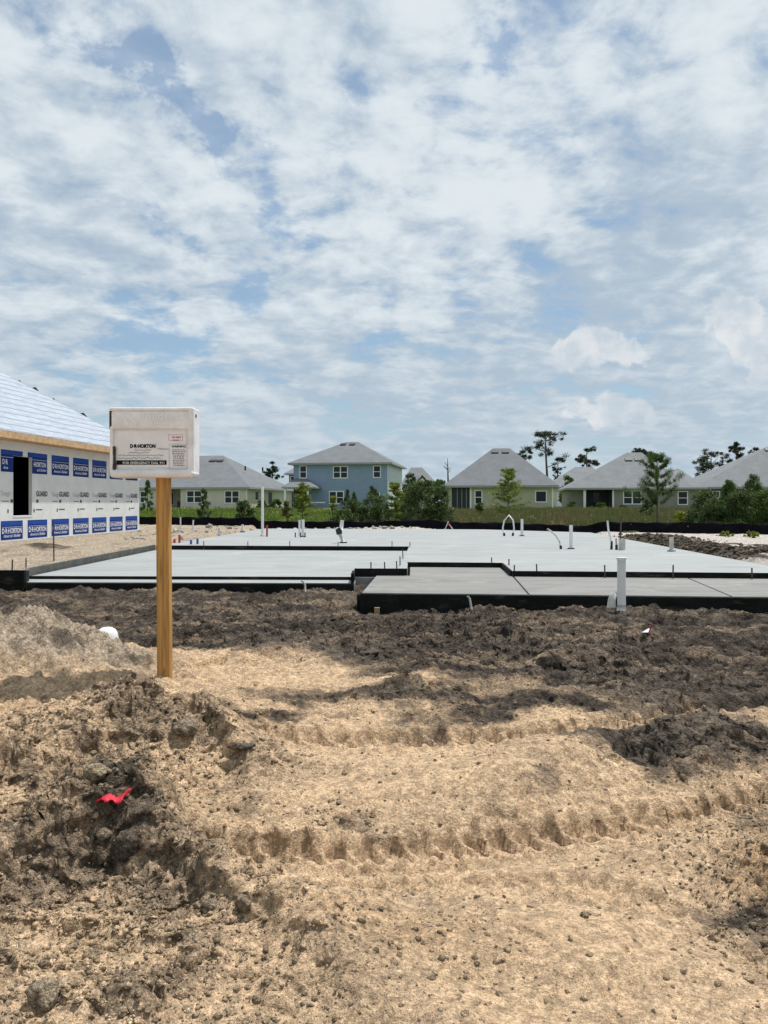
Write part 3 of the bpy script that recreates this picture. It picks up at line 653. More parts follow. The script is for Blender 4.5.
fw = thing('slab_formwork', 'black form boards and steel stakes around the stepped slab edges', 'formwork', (0, 12, 0))
def fb(a, b, w, z0, z1, m='form', name='form_board'):
    return MB().bar((a[0], a[1] - 12), (b[0], b[1] - 12), w, z0, z1).build(name, M[m], fw, bevel=.004)
fb((-.30, 9.675), (6.34, 9.095), .035, -.05, ZD - .012)                    # porch front
fb((-.325, 9.70), (-.165, 11.95), .035, .0, ZD - .03)                      # porch left
fb((6.33, 9.12), (6.33, 11.4), .035, .0, ZD - .012)
fb((1.98, 11.84), (6.35, 11.43), .035, ZD + .004, ZA + .006)
fb((1.96, 11.86), (2.06, 13.42), .035, ZD + .004, ZA + .006)
fb((.40, 13.6), (2.07, 13.445), .035, ZD + .004, ZA + .006)
fb((-.46, 12.0), (.36, 11.985), .045, .05, ZA + .03)                      # block between the slabs
fb((-.47, 11.44), (-.47, 12.0), .045, .05, ZA + .0)
fb((-5.62, 19.03), (.60, 18.52), .03, ZB + .004, ZA + .004)
fb((-5.56, 12.055), (-.50, 11.905), .022, ZL + .003, ZB + .008)
fb((-5.36, 11.57), (-.46, 11.42), .04, .02, ZL - .01)
fb((-5.64, 12.15), (-5.68, 19.05), .045, .10, ZA + .02, 'form_grey')
fb((-5.42, 11.62), (-8.6, 11.82), .06, -.05, ZA + .035)
fb((-5.405, 11.67), (-5.62, 12.12), .05, .02, ZA + .03, 'form_grey')
fb((-5.64, 19.08), (-4.93, 31.6), .035, .2, ZA - .01)
def stake(px, py, d, hpx, r=.011):
    p = P(px, py, d); h = hpx * d / F
    MB().tube([(p.x, p.y - 12, p.z - .12), (p.x + random.uniform(-.01, .01), p.y - 12, p.z + h)], r, 6).build('stake', M['steel'], fw)
for px, py, d, h in [(248, 546, 18.9, 4.5), (290, 546, 18.85, 5), (338, 546, 18.8, 4), (204, 546, 18.9, 5), (392, 546, 18.6, 5), (410, 547, 18.5, 5),
                     (403, 555, 15.9, 6), (400, 562, 14.1, 6), (397, 567, 12.7, 6), (371, 568, 12.1, 6), (385, 568, 12.1, 6), (492, 563, 13.6, 5.5), (509, 565, 13.0, 6),
                     (514, 571, 11.9, 6), (537, 571, 11.8, 7), (605, 572, 11.6, 7), (673, 573, 11.5, 8), (12, 565.5, 12.6, 6), (26, 562, 13.7, 4), (752, 574, 11.4, 6)]:
    stake(px, py, d, h)

# ------------------------------------------------------------------ plumbing and odd pipes
def pipe(name, label, cat, px, ytop, ybot, d, r, m='pvc', lean=0, collar=None, group=None, cut=True):
    b = P(px, ybot, d); h = (ybot - ytop) * d / F
    t = thing(name, label, cat, tuple(b), 0, group)
    mb = MB(); n = 16
    mb.tube([(0, 0, -.1), (lean, 0, h)], r, n, cap=False); mb.tube([(lean, 0, h), (lean, 0, h - .04)], [r, r * .86], n, cap=False); mb.tube([(lean, 0, h - .04), (0, 0, -.1)], r * .86, n, cap=False)
    mb.build('pipe_wall', M[m], t, smooth=True)
    if collar: MB().tube([(0, 0, .0), (0, 0, .025)], r * 2.0, 14).build('collar', M[collar], t, smooth=False)
    return t
pipe('vent_pipe', 'tall thin white pipe standing on the pale slab left of centre', 'pipe', 262.5, 487, 536, 24.4, .042, collar='pvc_dirty')
pipe('stub_pipe', 'short red and white pipe stub just right of the tall thin pipe', 'pipe', 267, 525, 536.5, 24, .03, 'red_tube')
pipe('stub_pipe', 'white upright pipe rising beside three black stubs, left of centre', 'pipe', 303, 519.5, 537, 23.8, .045, collar='black')
pipe('stub_pipe', 'slim white pipe just behind the upright pipe beside three black stubs', 'pipe', 299.5, 520, 536, 24.6, .033)
for px, w in ((295.3, 'left'), (300.5, 'middle'), (305, 'right')):
    pipe('tubing_stub', '%s one of the three black tube stubs by the white pipe' % w + (' ' if 0 else ''), 'tube stub', px, 532.5, 537.2, 23.6, .018, 'black', group='black tube stubs at the white pipe')
# crooked pipe with a black hose clamp
t = thing('offset_pipe', 'white pipe with a dark rubber coupling and kinked lower end', 'pipe', tuple(P(341, 543, 20.2)))
MB().tube([(.06, 0, .0), (.02, 0, .14), (-.05, 0, .25)], .045, 12).build('lower_pipe', M['pvc_dirty'], t, smooth=True)
MB().tube([(-.04, 0, .23), (-.06, 0, .33), (-.01, 0, .37)], [.075, .09, .06], 12).build('rubber_coupling', M['black'], t, smooth=True)
MB().tube([(.0, 0, .34), (.03, 0, .60)], .05, 14).build('upper_pipe', M['pvc'], t, smooth=True)
MB().tube([(.06, 0, .0), (.06, 0, .03)], .10, 12).build('collar', M['black'], t)
pipe('stub_pipe', 'white pipe on a dark square base, right of the arched tubing', 'pipe', 522, 519, 536, 24.5, .042, collar='black')
pipe('stub_pipe', 'white pipe alone on the slab right of the bent hose', 'pipe', 571, 525, 549, 17.6, .04, collar='black')
pipe('stub_pipe', 'dusty white pipe beside the dark soil lumps at the slab edge', 'pipe', 671.5, 537, 551, 16.7, .045, 'pvc_dirty', collar='conc_edge')
pipe('cleanout_pipe', 'stubby grey wrapped pipe with a thin rod standing behind it', 'pipe', 622, 539, 551, 17.2, .075, 'pvc_dirty')
t = thing('metal_rod', 'thin grey metal rod leaning above the stubby wrapped pipe', 'rod', tuple(P(620, 541, 17.8)))
MB().tube([(0, 0, -.1), (.03, 0, .55)], .02, 8).build('rod', M['steel'], t)
t = thing('arched_tubing', 'loop of pale tubing arching out of the far slab', 'tubing', tuple(P(509, 536, 24.5)))
MB().tube([(-.15, 0, -.02), (-.2, 0, .25), (-.15, 0, .5), (0, 0, .66), (.13, 0, .5), (.16, 0, .25), (.12, 0, -.02)], .024, 8).build('tube', M['pvc'], t, smooth=True)
MB().tube([(-.15, 0, 0), (-.16, 0, .1)], .035, 8).build('sleeve', M['black'], t); MB().tube([(.12, 0, 0), (.13, 0, .1)], .035, 8).build('sleeve', M['black'], t)
t = thing('bent_hose', 'pale hose bending over to the left beside the lone white pipe', 'hose', tuple(P(561, 549, 17.5)))
MB().tube([(0, 0, 0), (-.03, 0, .16), (-.12, 0, .31), (-.22, 0, .4), (-.31, 0, .46)], .018, 8).build('hose', M['pvc_dirty'], t, smooth=True)
MB().tube([(0, 0, 0), (-.01, 0, .08)], .03, 8).build('sleeve', M['black'], t)
t = thing('bent_hose', 'tall white tube curving up left of the stubby wrapped pipe', 'hose', tuple(P(611.5, 550, 17.4)))
MB().tube([(0, 0, 0), (-.02, 0, .25), (-.07, 0, .45), (-.09, 0, .66)], .022, 8).build('hose', M['pvc'], t, smooth=True)
MB().tube([(0, 0, 0), (.0, 0, .2)], .03, 8).build('sleeve', M['black'], t)
t = thing('tubing_stub', 'short dark and white tube stub between the tall tube and the wrapped pipe', 'tube stub', tuple(P(616.5, 550, 17.3)))
MB().tube([(0, 0, 0), (-.01, 0, .26)], .02, 8).build('tube', M['pvc_dirty'], t, smooth=True)
MB().tube([(0, 0, 0), (0, 0, .12)], .03, 8).build('sleeve', M['black'], t)
for px, py, yt, m, d, lb in ((191, 545, 540, 'blue_tube', 19.6, 'short blue tube stub nearest the wooden post'), (197.5, 545, 538.5, 'blue_tube', 19.7, 'taller blue tube stub, second right of the wooden post'),
                            (179.5, 543, 535, 'red_tube', 20.3, 'red tube stub just right of the wooden post'), (174.5, 543, 539, 'red_tube', 20.2, 'short red tube stub touching the outline of the wooden post')):
    pipe('tubing_stub', lb, 'tube stub', px, yt, py, d, .03, m)
pipe('marker_stake', 'white straight stake in the sand right of the wooden post', 'stake', 180.5, 517, 531, 27, .022, 'pvc')
pipe('marker_stake', 'white stake leaning right in the sand, before the black fence', 'stake', 192, 520, 533, 27, .026, 'pvc', lean=.05)
pipe('stub_pipe', 'low white pipe stub on the far left edge of the slab', 'pipe', 219, 528, 535, 26, .04, 'pvc', collar='pvc_dirty')
pipe('stub_pipe', 'white pipe stub with dark base at the slab\'s back left', 'pipe', 242.5, 524.5, 532, 27.6, .045, 'pvc', collar='black')
# the big pipe near the camera
x, y = P(621.5, 613, 8.95)[:2]; zb = zg(x, y)
t = thing('drain_pipe', 'thick white pipe standing in dark dirt before the porch slab', 'pipe', (x, y, zb))
h = P(621.5, 558.5, 8.95).z - zb
mb = MB(); mb.tube([(0, 0, -.15), (0, 0, h)], .0485, 28, cap=False); mb.tube([(0, 0, h), (0, 0, h - .12)], .043, 28, cap=False)
mb.build('pipe_wall', M['pvc'], t, smooth=True)
mb = MB(); mb.tube([(0, 0, h - .02), (0, 0, h + .012)], [.056, .056], 28); mb.build('cap', M['pvc'], t, bevel=.004)
MB().tube([(-.0, 0, -.05), (0, 0, .05)], [.062, .05], 20).build('coupling', M['pvc'], t, smooth=True)
x, y = P(615.5, 609, 9.15)[:2]; zb = zg(x, y)
t = thing('pipe_offcut', 'cut white pipe piece leaning against the black form board', 'pipe', (x, y, zb))
mb = MB(); mb.tube([(-.05, .02, -.05), (-.035, .03, .10), (.0, .05, .175), (.03, .05, .185)], [.05, .046, .04, .03], 16); mb.build('pipe_wall', M['pvc_dirty'], t, smooth=True)
x, y = P(470, 612, 9.25)[:2]
t = thing('wire_stub', 'white bent tube standing before the black form of the porch', 'tubing', (x, y, zg(x, y)))
MB().tube([(.03, 0, -.05), (.01, 0, .08), (-.005, 0, .16), (-.03, 0, .19)], .013, 8).build('tube', M['pvc_dirty'], t, smooth=True)
x, y = P(304, 590, 11.2)[:2]
t = thing('wire_stub', 'grey bent tube before the long black form on the left', 'tubing', (x, y, zg(x, y)))
MB().tube([(.02, 0, -.05), (.015, 0, .08), (-.0, 0, .13), (-.04, 0, .15)], .014, 8).build('tube', M['pvc_dirty'], t, smooth=True)
x, y = P(377, 620, 9.35)[:2]
t = thing('wood_stake', 'short cut wooden stake at the porch slab\'s left front corner', 'stake', (x, y, zg(x, y)))
MB().bx(-.032, .032, -.02, .02, -.1, .13).build('stake_shaft', M['wood'], t, bevel=.003)
x, y = P(54, 556, 14.6)[:2]
t = thing('grade_stake', 'thin dark upright rod in the sand before the wrapped wall', 'rod', (x, y, zg(x, y)))
MB().tube([(0, 0, -.1), (-.01, 0, .78)], .013, 8).build('rod', M['steel'], t)

# ------------------------------------------------------------------ silt fence
sf = thing('silt_fence', 'low black silt fence running behind the slab', 'fence', (0, 33, 0))
pts = []
for (x0, y0), (x1, y1) in zip(FENCE[:-1], FENCE[1:]):
    n = int(math.hypot(x1 - x0, y1 - y0) / .25)
    for k in range(n): pts.append((x0 + (x1 - x0) * k / n, y0 + (y1 - y0) * k / n))
pa = np.array(pts); base, _, _ = terrain(pa[:, 0], pa[:, 1], False)
V = []; Fs = []; rows = 7
for i, (x, y) in enumerate(pts):
    hgt = .38 + .015 * math.sin(i * .43) + .02 * math.sin(i * 1.7) + .02 * random.random()
    for k in range(rows):
        tt = k / (rows - 1); V.append((x + .03 * random.random(), y - 33 + .05 * math.sin(i * .9 + k) + .04 * random.random() - .10 * (1 - tt) ** 3, base[i] - .06 + (hgt + .06) * tt))
for i in range(len(pts) - 1):
    for k in range(rows - 1): a = i * rows + k; Fs.append((a, a + rows, a + rows + 1, a + 1))
mb = MB(); mb.add(V, Fs); so = mb.build('fabric', M['silt'], sf, smooth=True)
md = so.modifiers.new('thick', 'SOLIDIFY'); md.thickness = .006
for i in range(3, len(pts), 8):
    x, y = pts[i]; MB().bx(x - .02, x + .02, y - 33 + .08, y - 33 + .115, base[i] - .1, base[i] + .36).build('fence_stake', M['wood'], sf)

# ------------------------------------------------------------------ text helper
_tx = {}
def text_mesh(s, size=1.0, offset=0.0, shear=0.0, ext=.0, sx=1.0, align='CENTER', space=1.0):
    key = (s, size, offset, shear, ext, sx, align, space)
    if key in _tx: return _tx[key]
    cu = bpy.data.curves.new('lettering', 'FONT'); cu.body = s; cu.size = size; cu.offset = offset; cu.shear = shear; cu.extrude = ext; cu.align_x = align; cu.space_character = space
    cu.resolution_u = 2
    o = bpy.data.objects.new('lettering', cu); C.objects.link(o)
    dg = bpy.context.evaluated_depsgraph_get(); me = bpy.data.meshes.new_from_object(o.evaluated_get(dg)); bpy.data.objects.remove(o)
    for v in me.vertices: v.co = (v.co.x * sx, 0, v.co.y) if ext == 0 else (v.co.x * sx, -v.co.z, v.co.y)
    me.name = 'lettering'; _tx[key] = me; return me
def text(parent, s, loc, m, name='lettering', rot=(0, 0, 0), **kw):
    me = text_mesh(s, **kw)
    if not me.materials: me.materials.append(m)
    o = bpy.data.objects.new(name, me); C.objects.link(o); o.parent = parent; o.location = loc; o.rotation_euler = rot
    return o

# ------------------------------------------------------------------ permit box on its post
M['ink'] = mat('black_ink', (.010, .010, .012), .8, spec=.1); M['redink'] = mat('red_ink', (.5, .05, .05), .6); M['greyink'] = mat('grey_ink', (.12, .12, .13), .6)
M['box'] = mat('weathered_white_plastic', (.71, .72, .735), .5, .12, 7, .05, 60)
M['emboss'] = mat('moulded_plastic_letters', (.74, .75, .77), .5, .05, 7)
M['rust'] = mat('dirty_hinge', (.035, .028, .022), .8, .4, 60)
def woodgrain():
    m = mat('pressure_treated_pine', (.36, .20, .062), .7, .1, 3); t = m.node_tree; q = G(t); b = t.nodes['Principled BSDF']
    co = q.n('ShaderNodeTexCoord').outputs['Object']; st = q.vm('MULTIPLY', co, (28.0, 28.0, 1.1))
    n = q.noise(st, 1.6, 7, .62, .9).outputs[0]
    c = q.mixc(q.mr(n, .33, .68), (.50, .275, .075), (.28, .135, .03))
    kn = q.noise(q.vm('MULTIPLY', co, (9.0, 9.0, 2.6)), 1.3, 2, .5).outputs[0]
    c = q.mixc(q.mr(kn, .645, .72), c, (.09, .04, .014))
    t.links.new(c, b.inputs['Base Color'])
    bp = q.n('ShaderNodeBump', {'Height': n, 'Strength': .35, 'Distance': .004}); t.links.new(bp.outputs[0], b.inputs['Normal']); return m
M['post'] = woodgrain()
D = 5.6
px0, px1 = P(155.6, 0, D).x, P(168.0, 0, D).x
zt = P(0, 409, D).z; zb = P(0, 478, D).z
bx0, bx1 = P(112.5, 0, D).x, P(195.5, 0, D).x
zbase = P(0, 678, D).z
pt_ = thing('permit_box_post', 'weathered white permit box mounted on a square wooden post', 'permit box', ((px0 + px1) / 2, D + .045, zbase))
ox, oy, oz = pt_.location
hp = zb - zbase + .1
w = (px1 - px0) / 2
mb = MB(); mb.add([(-w + .012, -.044, -.4), (w + .012, -.044, -.4), (w + .012, .044, -.4), (-w + .012, .044, -.4), (-w, -.044, hp), (w, -.044, hp), (w, .044, hp), (-w, .044, hp)],
                  [(3, 2, 1, 0), (4, 5, 6, 7), (0, 1, 5, 4), (1, 2, 6, 5), (2, 3, 7, 6), (3, 0, 4, 7)])
mb.build('post', M['post'], pt_, bevel=.004)
# box: local coords, front face at y = -.10
X0, X1 = bx0 - ox, bx1 - ox; Z0, Z1 = zb - oz, zt - oz; yf = -.09; yb = .075
mb = MB(); mb.bx(X0, X1, yf, yb, Z0 + .01, Z1); bo = mb.build('box', M['box'], pt_, bevel=.03)
for i in range(0): pass
hd = MB().bx(X0 + .012, X1 - .03, yf - .016, yf + .01, Z1 - .150, Z1 - .022).build('header_panel', M['box'], pt_, bevel=.008)
MB().bx(X0 - .002, X1 + .004, yf - .03, yb + .003, Z0, Z0 + .062).build('bottom_lip', M['box'], pt_, bevel=.028)
MB().bx(X1 - .042, X1 + .002, yf - .018, yb + .002, Z0 + .03, Z1 - .004).build('side_rim', M['box'], pt_, bevel=.014)
MB().bx(X0 - .001, X0 + .025, yf - .015, yb, Z0 + .04, Z1 - .13).build('side_rim', M['box'], pt_, bevel=.008)
MB().bx(X0 - .002, X1 + .002, yf - .02, yb + .004, Z1 - .022, Z1 + .004).build('top_rim', M['box'], pt_, bevel=.011)
MB().bx(X0 + .028, X0 + .04, yf - .016, yf + .002, Z0 + .075, Z0 + .20).tube([(X0 + .034, yf - .014, Z0 + .06), (X0 + .036, yf - .014, Z0 + .10)], .012, 8).tube([(X0 + .034, yf - .014, Z0 + .17), (X0 + .034, yf - .014, Z0 + .225)], .010, 8).build('hinge', M['rust'], pt_)
MB().bx(X0 - .003, X0 + .008, yf - .012, yf + .03, Z1 - .15, Z1 - .02).build('hinge_strip', M['rust'], pt_)
MB().tube([(X1 + .001, yf + .045, Z1 - .05), (X1 + .006, yf + .045, Z1 - .05)], .013, 10).build('hole_disc', M['ink'], pt_)  # black disc painting the darkness of a small hole
# moulded letters
tl = text(hd, 'Builders', ((X0 + X1) / 2 + .055, yf - .0155, Z1 - .083), M['emboss'], size=.075, offset=.0015, ext=.003, sx=1.22)
text(hd, 'Box', ((X0 + X1) / 2 + .06, yf - .0155, Z1 - .132), M['emboss'], size=.040, ext=.003, sx=2.2)
mb = MB(); cx = X0 + .16; cz = Z1 - .085
mb.add([(cx - .05, yf - .021, cz + .04), (cx - .025, yf - .021, cz + .04), (cx + .05, yf - .021, cz - .04), (cx + .022, yf - .021, cz - .04)], [(0, 3, 2, 1)])
mb.add([(cx - .05, yf - .020, cz + .005), (cx - .04, yf - .020, cz + .005), (cx - .01, yf - .020, cz - .045), (cx - .05, yf - .020, cz - .045)], [(0, 3, 2, 1)])
mb.build('moulded_emblem', M['emboss'], hd)
# sticker sheet
xl, xr, zl, zh = X0 + .052, X1 - .055, Z0 + .075, Z1 - .165
M['paper'] = mat('sun_bleached_label', (.71, .72, .74), .6, .06, 10)
lab = MB().bx(xl, xr, yf - .004, yf - .002 + .004, zl, zh).build('permit_label', M['paper'], pt_)
def lx(px): return P(px, 0, D).x - ox
def lz(py): return P(0, py, D - .09).z - oz
yl = yf - .0055
text(lab, 'D\u00b7R\u00b7HORTON', (lx(145), yl, lz(447.4)), M['ink'], size=.036, offset=.0022, sx=.82)
text(lab, "America's Builder", (lx(145), yl, lz(450.3)), M['greyink'], size=.017, shear=.3)
text(lab, 'WARNING', (lx(180.5), yl, lz(447)), M['ink'], size=.021, offset=.0007)
bar = MB().bx(lx(118.8), lx(168.5), yl - .001, yl + .001, lz(464.5), lz(460)).build('black_band', M['ink'], lab)
text(lab, 'FOR EMERGENCY DIAL 911', (lx(146), yl - .002, lz(463.9)), mat('white_ink', (.6, .6, .6), .6), size=.0265, offset=.0006, sx=.95)
text(lab, 'NO', (lx(175.5), yl, lz(437.5)), M['redink'], size=.017, offset=.0005)
text(lab, 'BIDS', (lx(180.5), yl, lz(437.5)), M['redink'], size=.017, offset=.0005)
mb = MB()
for a, b_ in ((lx(170.5), lx(184.5)),):
    mb.bx(a, b_, yl, yl + .001, lz(434.2), lz(434.0)).bx(a, b_, yl, yl + .001, lz(440.2), lz(440.0))
mb.bx(lx(170.5), lx(170.7), yl, yl + .001, lz(440), lz(434.2)).bx(lx(184.3), lx(184.5), yl, yl + .001, lz(440), lz(434.2))
mb.build('red_border', M['redink'], lab)
text(lab, '\u2014\u2014\u2014', (lx(177.5), yl, lz(440.3)), M['ink'], size=.02, offset=.001, sx=.8)
mb = MB(); a, b_ = lx(171), lx(190); zt_, zb_ = lz(443.5), lz(468.8)
mb.bx(a, b_, yl, yl + .001, zt_ - .0012, zt_).bx(a, b_, yl, yl + .001, zb_, zb_ + .0012).bx(a, a + .0012, yl, yl + .001, zb_, zt_).bx(b_ - .0012, b_, yl, yl + .001, zb_, zt_)
mb.build('warning_border', M['greyink'], lab)
mb = MB(); rr = random.Random(3)
for k in range(10):
    zz = lz(449.5 + k * 1.75); x = lx(173.5 + rr.random() * 2); xe = lx(188 - rr.random() * 3)
    while x < xe: ww = .006 + rr.random() * .014; mb.bx(x, min(x + ww, xe), yl, yl + .0008, zz - .0025, zz + .0025); x += ww + .005
mb.build('small_print', M['greyink'], lab)
for row, (xa, xb, yy) in enumerate(((131, 151, 452.3), (120, 166, 455.2), (120, 163, 458.0), (159, 168, 448.5))):
    x = lx(xa); pts_ = []; k0_ = 0
    while x < lx(xb):
        seg = [(x + i * .0055, yl - .0005, lz(yy) + rr.uniform(-.005, .007)) for i in range(rr.randint(4, 8))]
        pts_ += seg; x = seg[-1][0] + .008
    MB().tube(pts_, .0011, 4).build('handwriting', M['ink'], lab)

# ------------------------------------------------------------------ house under construction on the left
HX, HY = -12.37 + .1 * 29.6, 29.6                     # far corner of the long wall
wang = -math.atan(.1)                                  # wall direction is 0.1 right per metre forward
cons = thing('unfinished_house', 'unfinished house wrapped in printed white sheathing with pale roof underlay', 'house', (HX, HY, .45), 0)
# local frame: u along wall towards camera (-f), outward normal n = +x-ish
fdir = Vector((.1, 1, 0)).normalized(); ndir = Vector((1, -.1, 0)).normalized()
def wl(u, n, z): v = -fdir * u + ndir * n; return Vector((v.x, v.y, z))
def upx(px): d = 12.37 / (.1 - (px - 384) / F); return (29.6 - d) * math.hypot(1, .1)
M['wrap'] = mat('white_sheathing', (.66, .675, .665), .55, .06, 2, .5, 2.2); M['print_blue'] = mat('blue_print', (.007, .030, .18), .7, .10, 3, spec=.15)
M['print_blue2'] = mat('lighter_blue_print', (.014, .065, .32), .7, .10, 3, spec=.15)
M['print_white'] = mat('white_print', (.70, .72, .74), .5); M['print_black'] = mat('black_print', (.04, .04, .045), .6); M['print_grey'] = mat('grey_print', (.33, .34, .35), .6)
M['fascia_w'] = mat('raw_pine_fascia', (.50, .33, .18), .8, .2, 8, .1); M['found'] = mat('foundation_block', (.36, .34, .30), .9, .2, 4, .3, 25)
LEN = 22.0; HW = 2.75; WDT = 13.0
u0, u1 = upx(32.0), upx(13.2); wz0, wz1 = .70, 2.36
def wallbox(mb, ua, ub, z0, z1, n0=-.10, n1=0.0):
    vs = [wl(u, n, z) for z in (z0, z1) for u, n in ((ua, n0), (ub, n0), (ub, n1), (ua, n1))]
    mb.add(vs, [(3, 2, 1, 0), (4, 5, 6, 7), (0, 1, 5, 4), (1, 2, 6, 5), (2, 3, 7, 6), (3, 0, 4, 7)])
mb = MB()
wallbox(mb, 0, u0, 0, HW); wallbox(mb, u1, LEN, 0, HW); wallbox(mb, u0, u1, 0, wz0); wallbox(mb, u0, u1, wz1, HW)
mb.build('wall', M['wrap'], cons)
mb = MB(); wallbox(mb, 0, .14, 0, HW, -WDT, -.145); wallbox(mb, LEN - .14, LEN, 0, HW, -WDT, -.145); wallbox(mb, 0, LEN, 0, HW, -WDT - .14, -WDT - .002)
mb.build('wall', M['wrap'], cons)
mb = MB(); wallbox(mb, u0 - 1.2, u0 - 1.1, .001, HW - .001, -4.5, -.16); mb.build('shade_black_inner_wall', M['silt'], cons)  # wall coloured black to paint the unlit room behind the window
mb = MB(); wallbox(mb, -.02, LEN, -.5, -.004, -WDT, .03); mb.build('foundation', M['found'], cons)
mb = MB(); wallbox(mb, -.02, LEN, HW + .002, HW + .02, -WDT, .44); mb.build('soffit', M['fascia_w'], cons)
mb = MB()
wallbox(mb, u0 - .02, u1 + .02, wz0 - .05, wz0 - .002, -.13, .012); mb.build('window_sill', M['wrap'], cons)
# roof: hip, eaves 0.45 out
oh = .48; pitch = .665; ez = HW + .20; half = WDT / 2 + oh
mb = MB()
E = [wl(-oh, oh, ez), wl(LEN + oh, oh, ez), wl(LEN + oh, -WDT - oh, ez), wl(-oh, -WDT - oh, ez)]
R0 = wl(-oh + half, oh - half, ez + half * pitch); R1 = wl(LEN + oh - half, oh - half, ez + half * pitch)
mb.add(E + [R0, R1], [(0, 4, 5, 1), (1, 5, 2), (2, 5, 4, 3), (3, 4, 0)])
def underlay():
    m = mat('roof_underlay', (.56, .62, .70), .6, .04, 2); t = m.node_tree; q = G(t); b = t.nodes['Principled BSDF']
    co = q.n('ShaderNodeTexCoord').outputs['Object']; sp = q.n('ShaderNodeSeparateXYZ', {0: co}); z = sp.outputs[2]
    wob = q.noise(q.vm('MULTIPLY', co, (.5, .9, .2)), 1.0, 3, .5).outputs[0]
    zz = q.m('ADD', z, q.m('MULTIPLY', wob, .10))
    fr = q.m('FRACT', q.m('DIVIDE', zz, .215))
    ln = q.mr(fr, .0, .24, 1.0, 0.0)
    wr = q.noise(q.vm('MULTIPLY', co, (1.0, 1.3, 9.0)), 1.5, 5, .6, .6).outputs[0]
    c = q.mixc(ln, q.mixc(q.mr(wr, .35, .7), (.36, .405, .455), (.27, .31, .37)), (.12, .15, .20))
    t.links.new(c, b.inputs['Base Color'])
    hh = q.m('ADD', q.m('MULTIPLY', fr, .6), q.m('MULTIPLY', wr, 1.2))
    bp = q.n('ShaderNodeBump', {'Height': hh, 'Strength': .7, 'Distance': .05}); t.links.new(bp.outputs[0], b.inputs['Normal']); return m
rf = mb.build('roof', underlay(), cons)
mb = MB(); wallbox(mb, -oh, LEN + oh, ez - .19, ez - .004, oh - .04, oh - .002); wallbox(mb, -oh, -oh + .04, ez - .19, ez - .004, -WDT - oh, oh - .045)
mb.build('fascia', M['fascia_w'], cons)
# lifted flaps of underlay along the hip
rr = random.Random(5)
for tt, s in ((.17, .07), (.27, .10), (.385, .035), (.44, .09), (.50, .035), (.62, .09)):
    p = E[0].lerp(R0, tt + .0); dd = (R0 - E[0]).normalized()
    a = p + Vector((0, 0, .015)); b = p + dd * s * 2.6 + Vector((0, 0, .02)); c_ = p + dd * s * 1.4 + Vector((0, 0, .02 + s * rr.uniform(.4, .9)))
    mb = MB(); off = Vector((.02, .02, 0)); mb.add([a, b, c_, a + off, b + off, c_ + off], [(0, 1, 2), (5, 4, 3), (0, 3, 4, 1), (1, 4, 5, 2), (2, 5, 3, 0)]); mb.build('lifted_flap', M['vent'], rf)
# printed panels, one per sheathing sheet
rotz = math.atan2((-fdir).y, (-fdir).x)      # local x along the wall towards the camera ... flipped so text reads left to right
def onwall(u, z, out): return wl(u, out, z)
rot_read = (0, 0, math.atan2(fdir.y, fdir.x))  # reading direction is away from the camera (left to right)
sheet = upx(27.6) - upx(51.5)
ua = upx(27.6) + sheet
k = -1
def printed(uL, width, z0, z1):
    """blue block starting at uL (camera side) going away"""
    m_ = MB()
    a, b = uL, max(uL - width, .01)
    def strip(ra, rb, za, zb_, out):
        vs = [wl(u, out, z) for u, z in ((ra, za), (rb, za), (rb, zb_), (ra, zb_))]; return vs
    m_.add(strip(a, b, z0, z1, .004), [(0, 1, 2, 3)], 0)
    hh = z1 - z0
    m_.add(strip(a - .02, b + .02, z0 + hh * .76, z0 + hh * .96, .006), [(0, 1, 2, 3)], 1)
    m_.add(strip(a - .06, b + .03, z0 + hh * .66, z0 + hh * .675, .006), [(0, 1, 2, 3)], 2)
    return m_
uL = ua
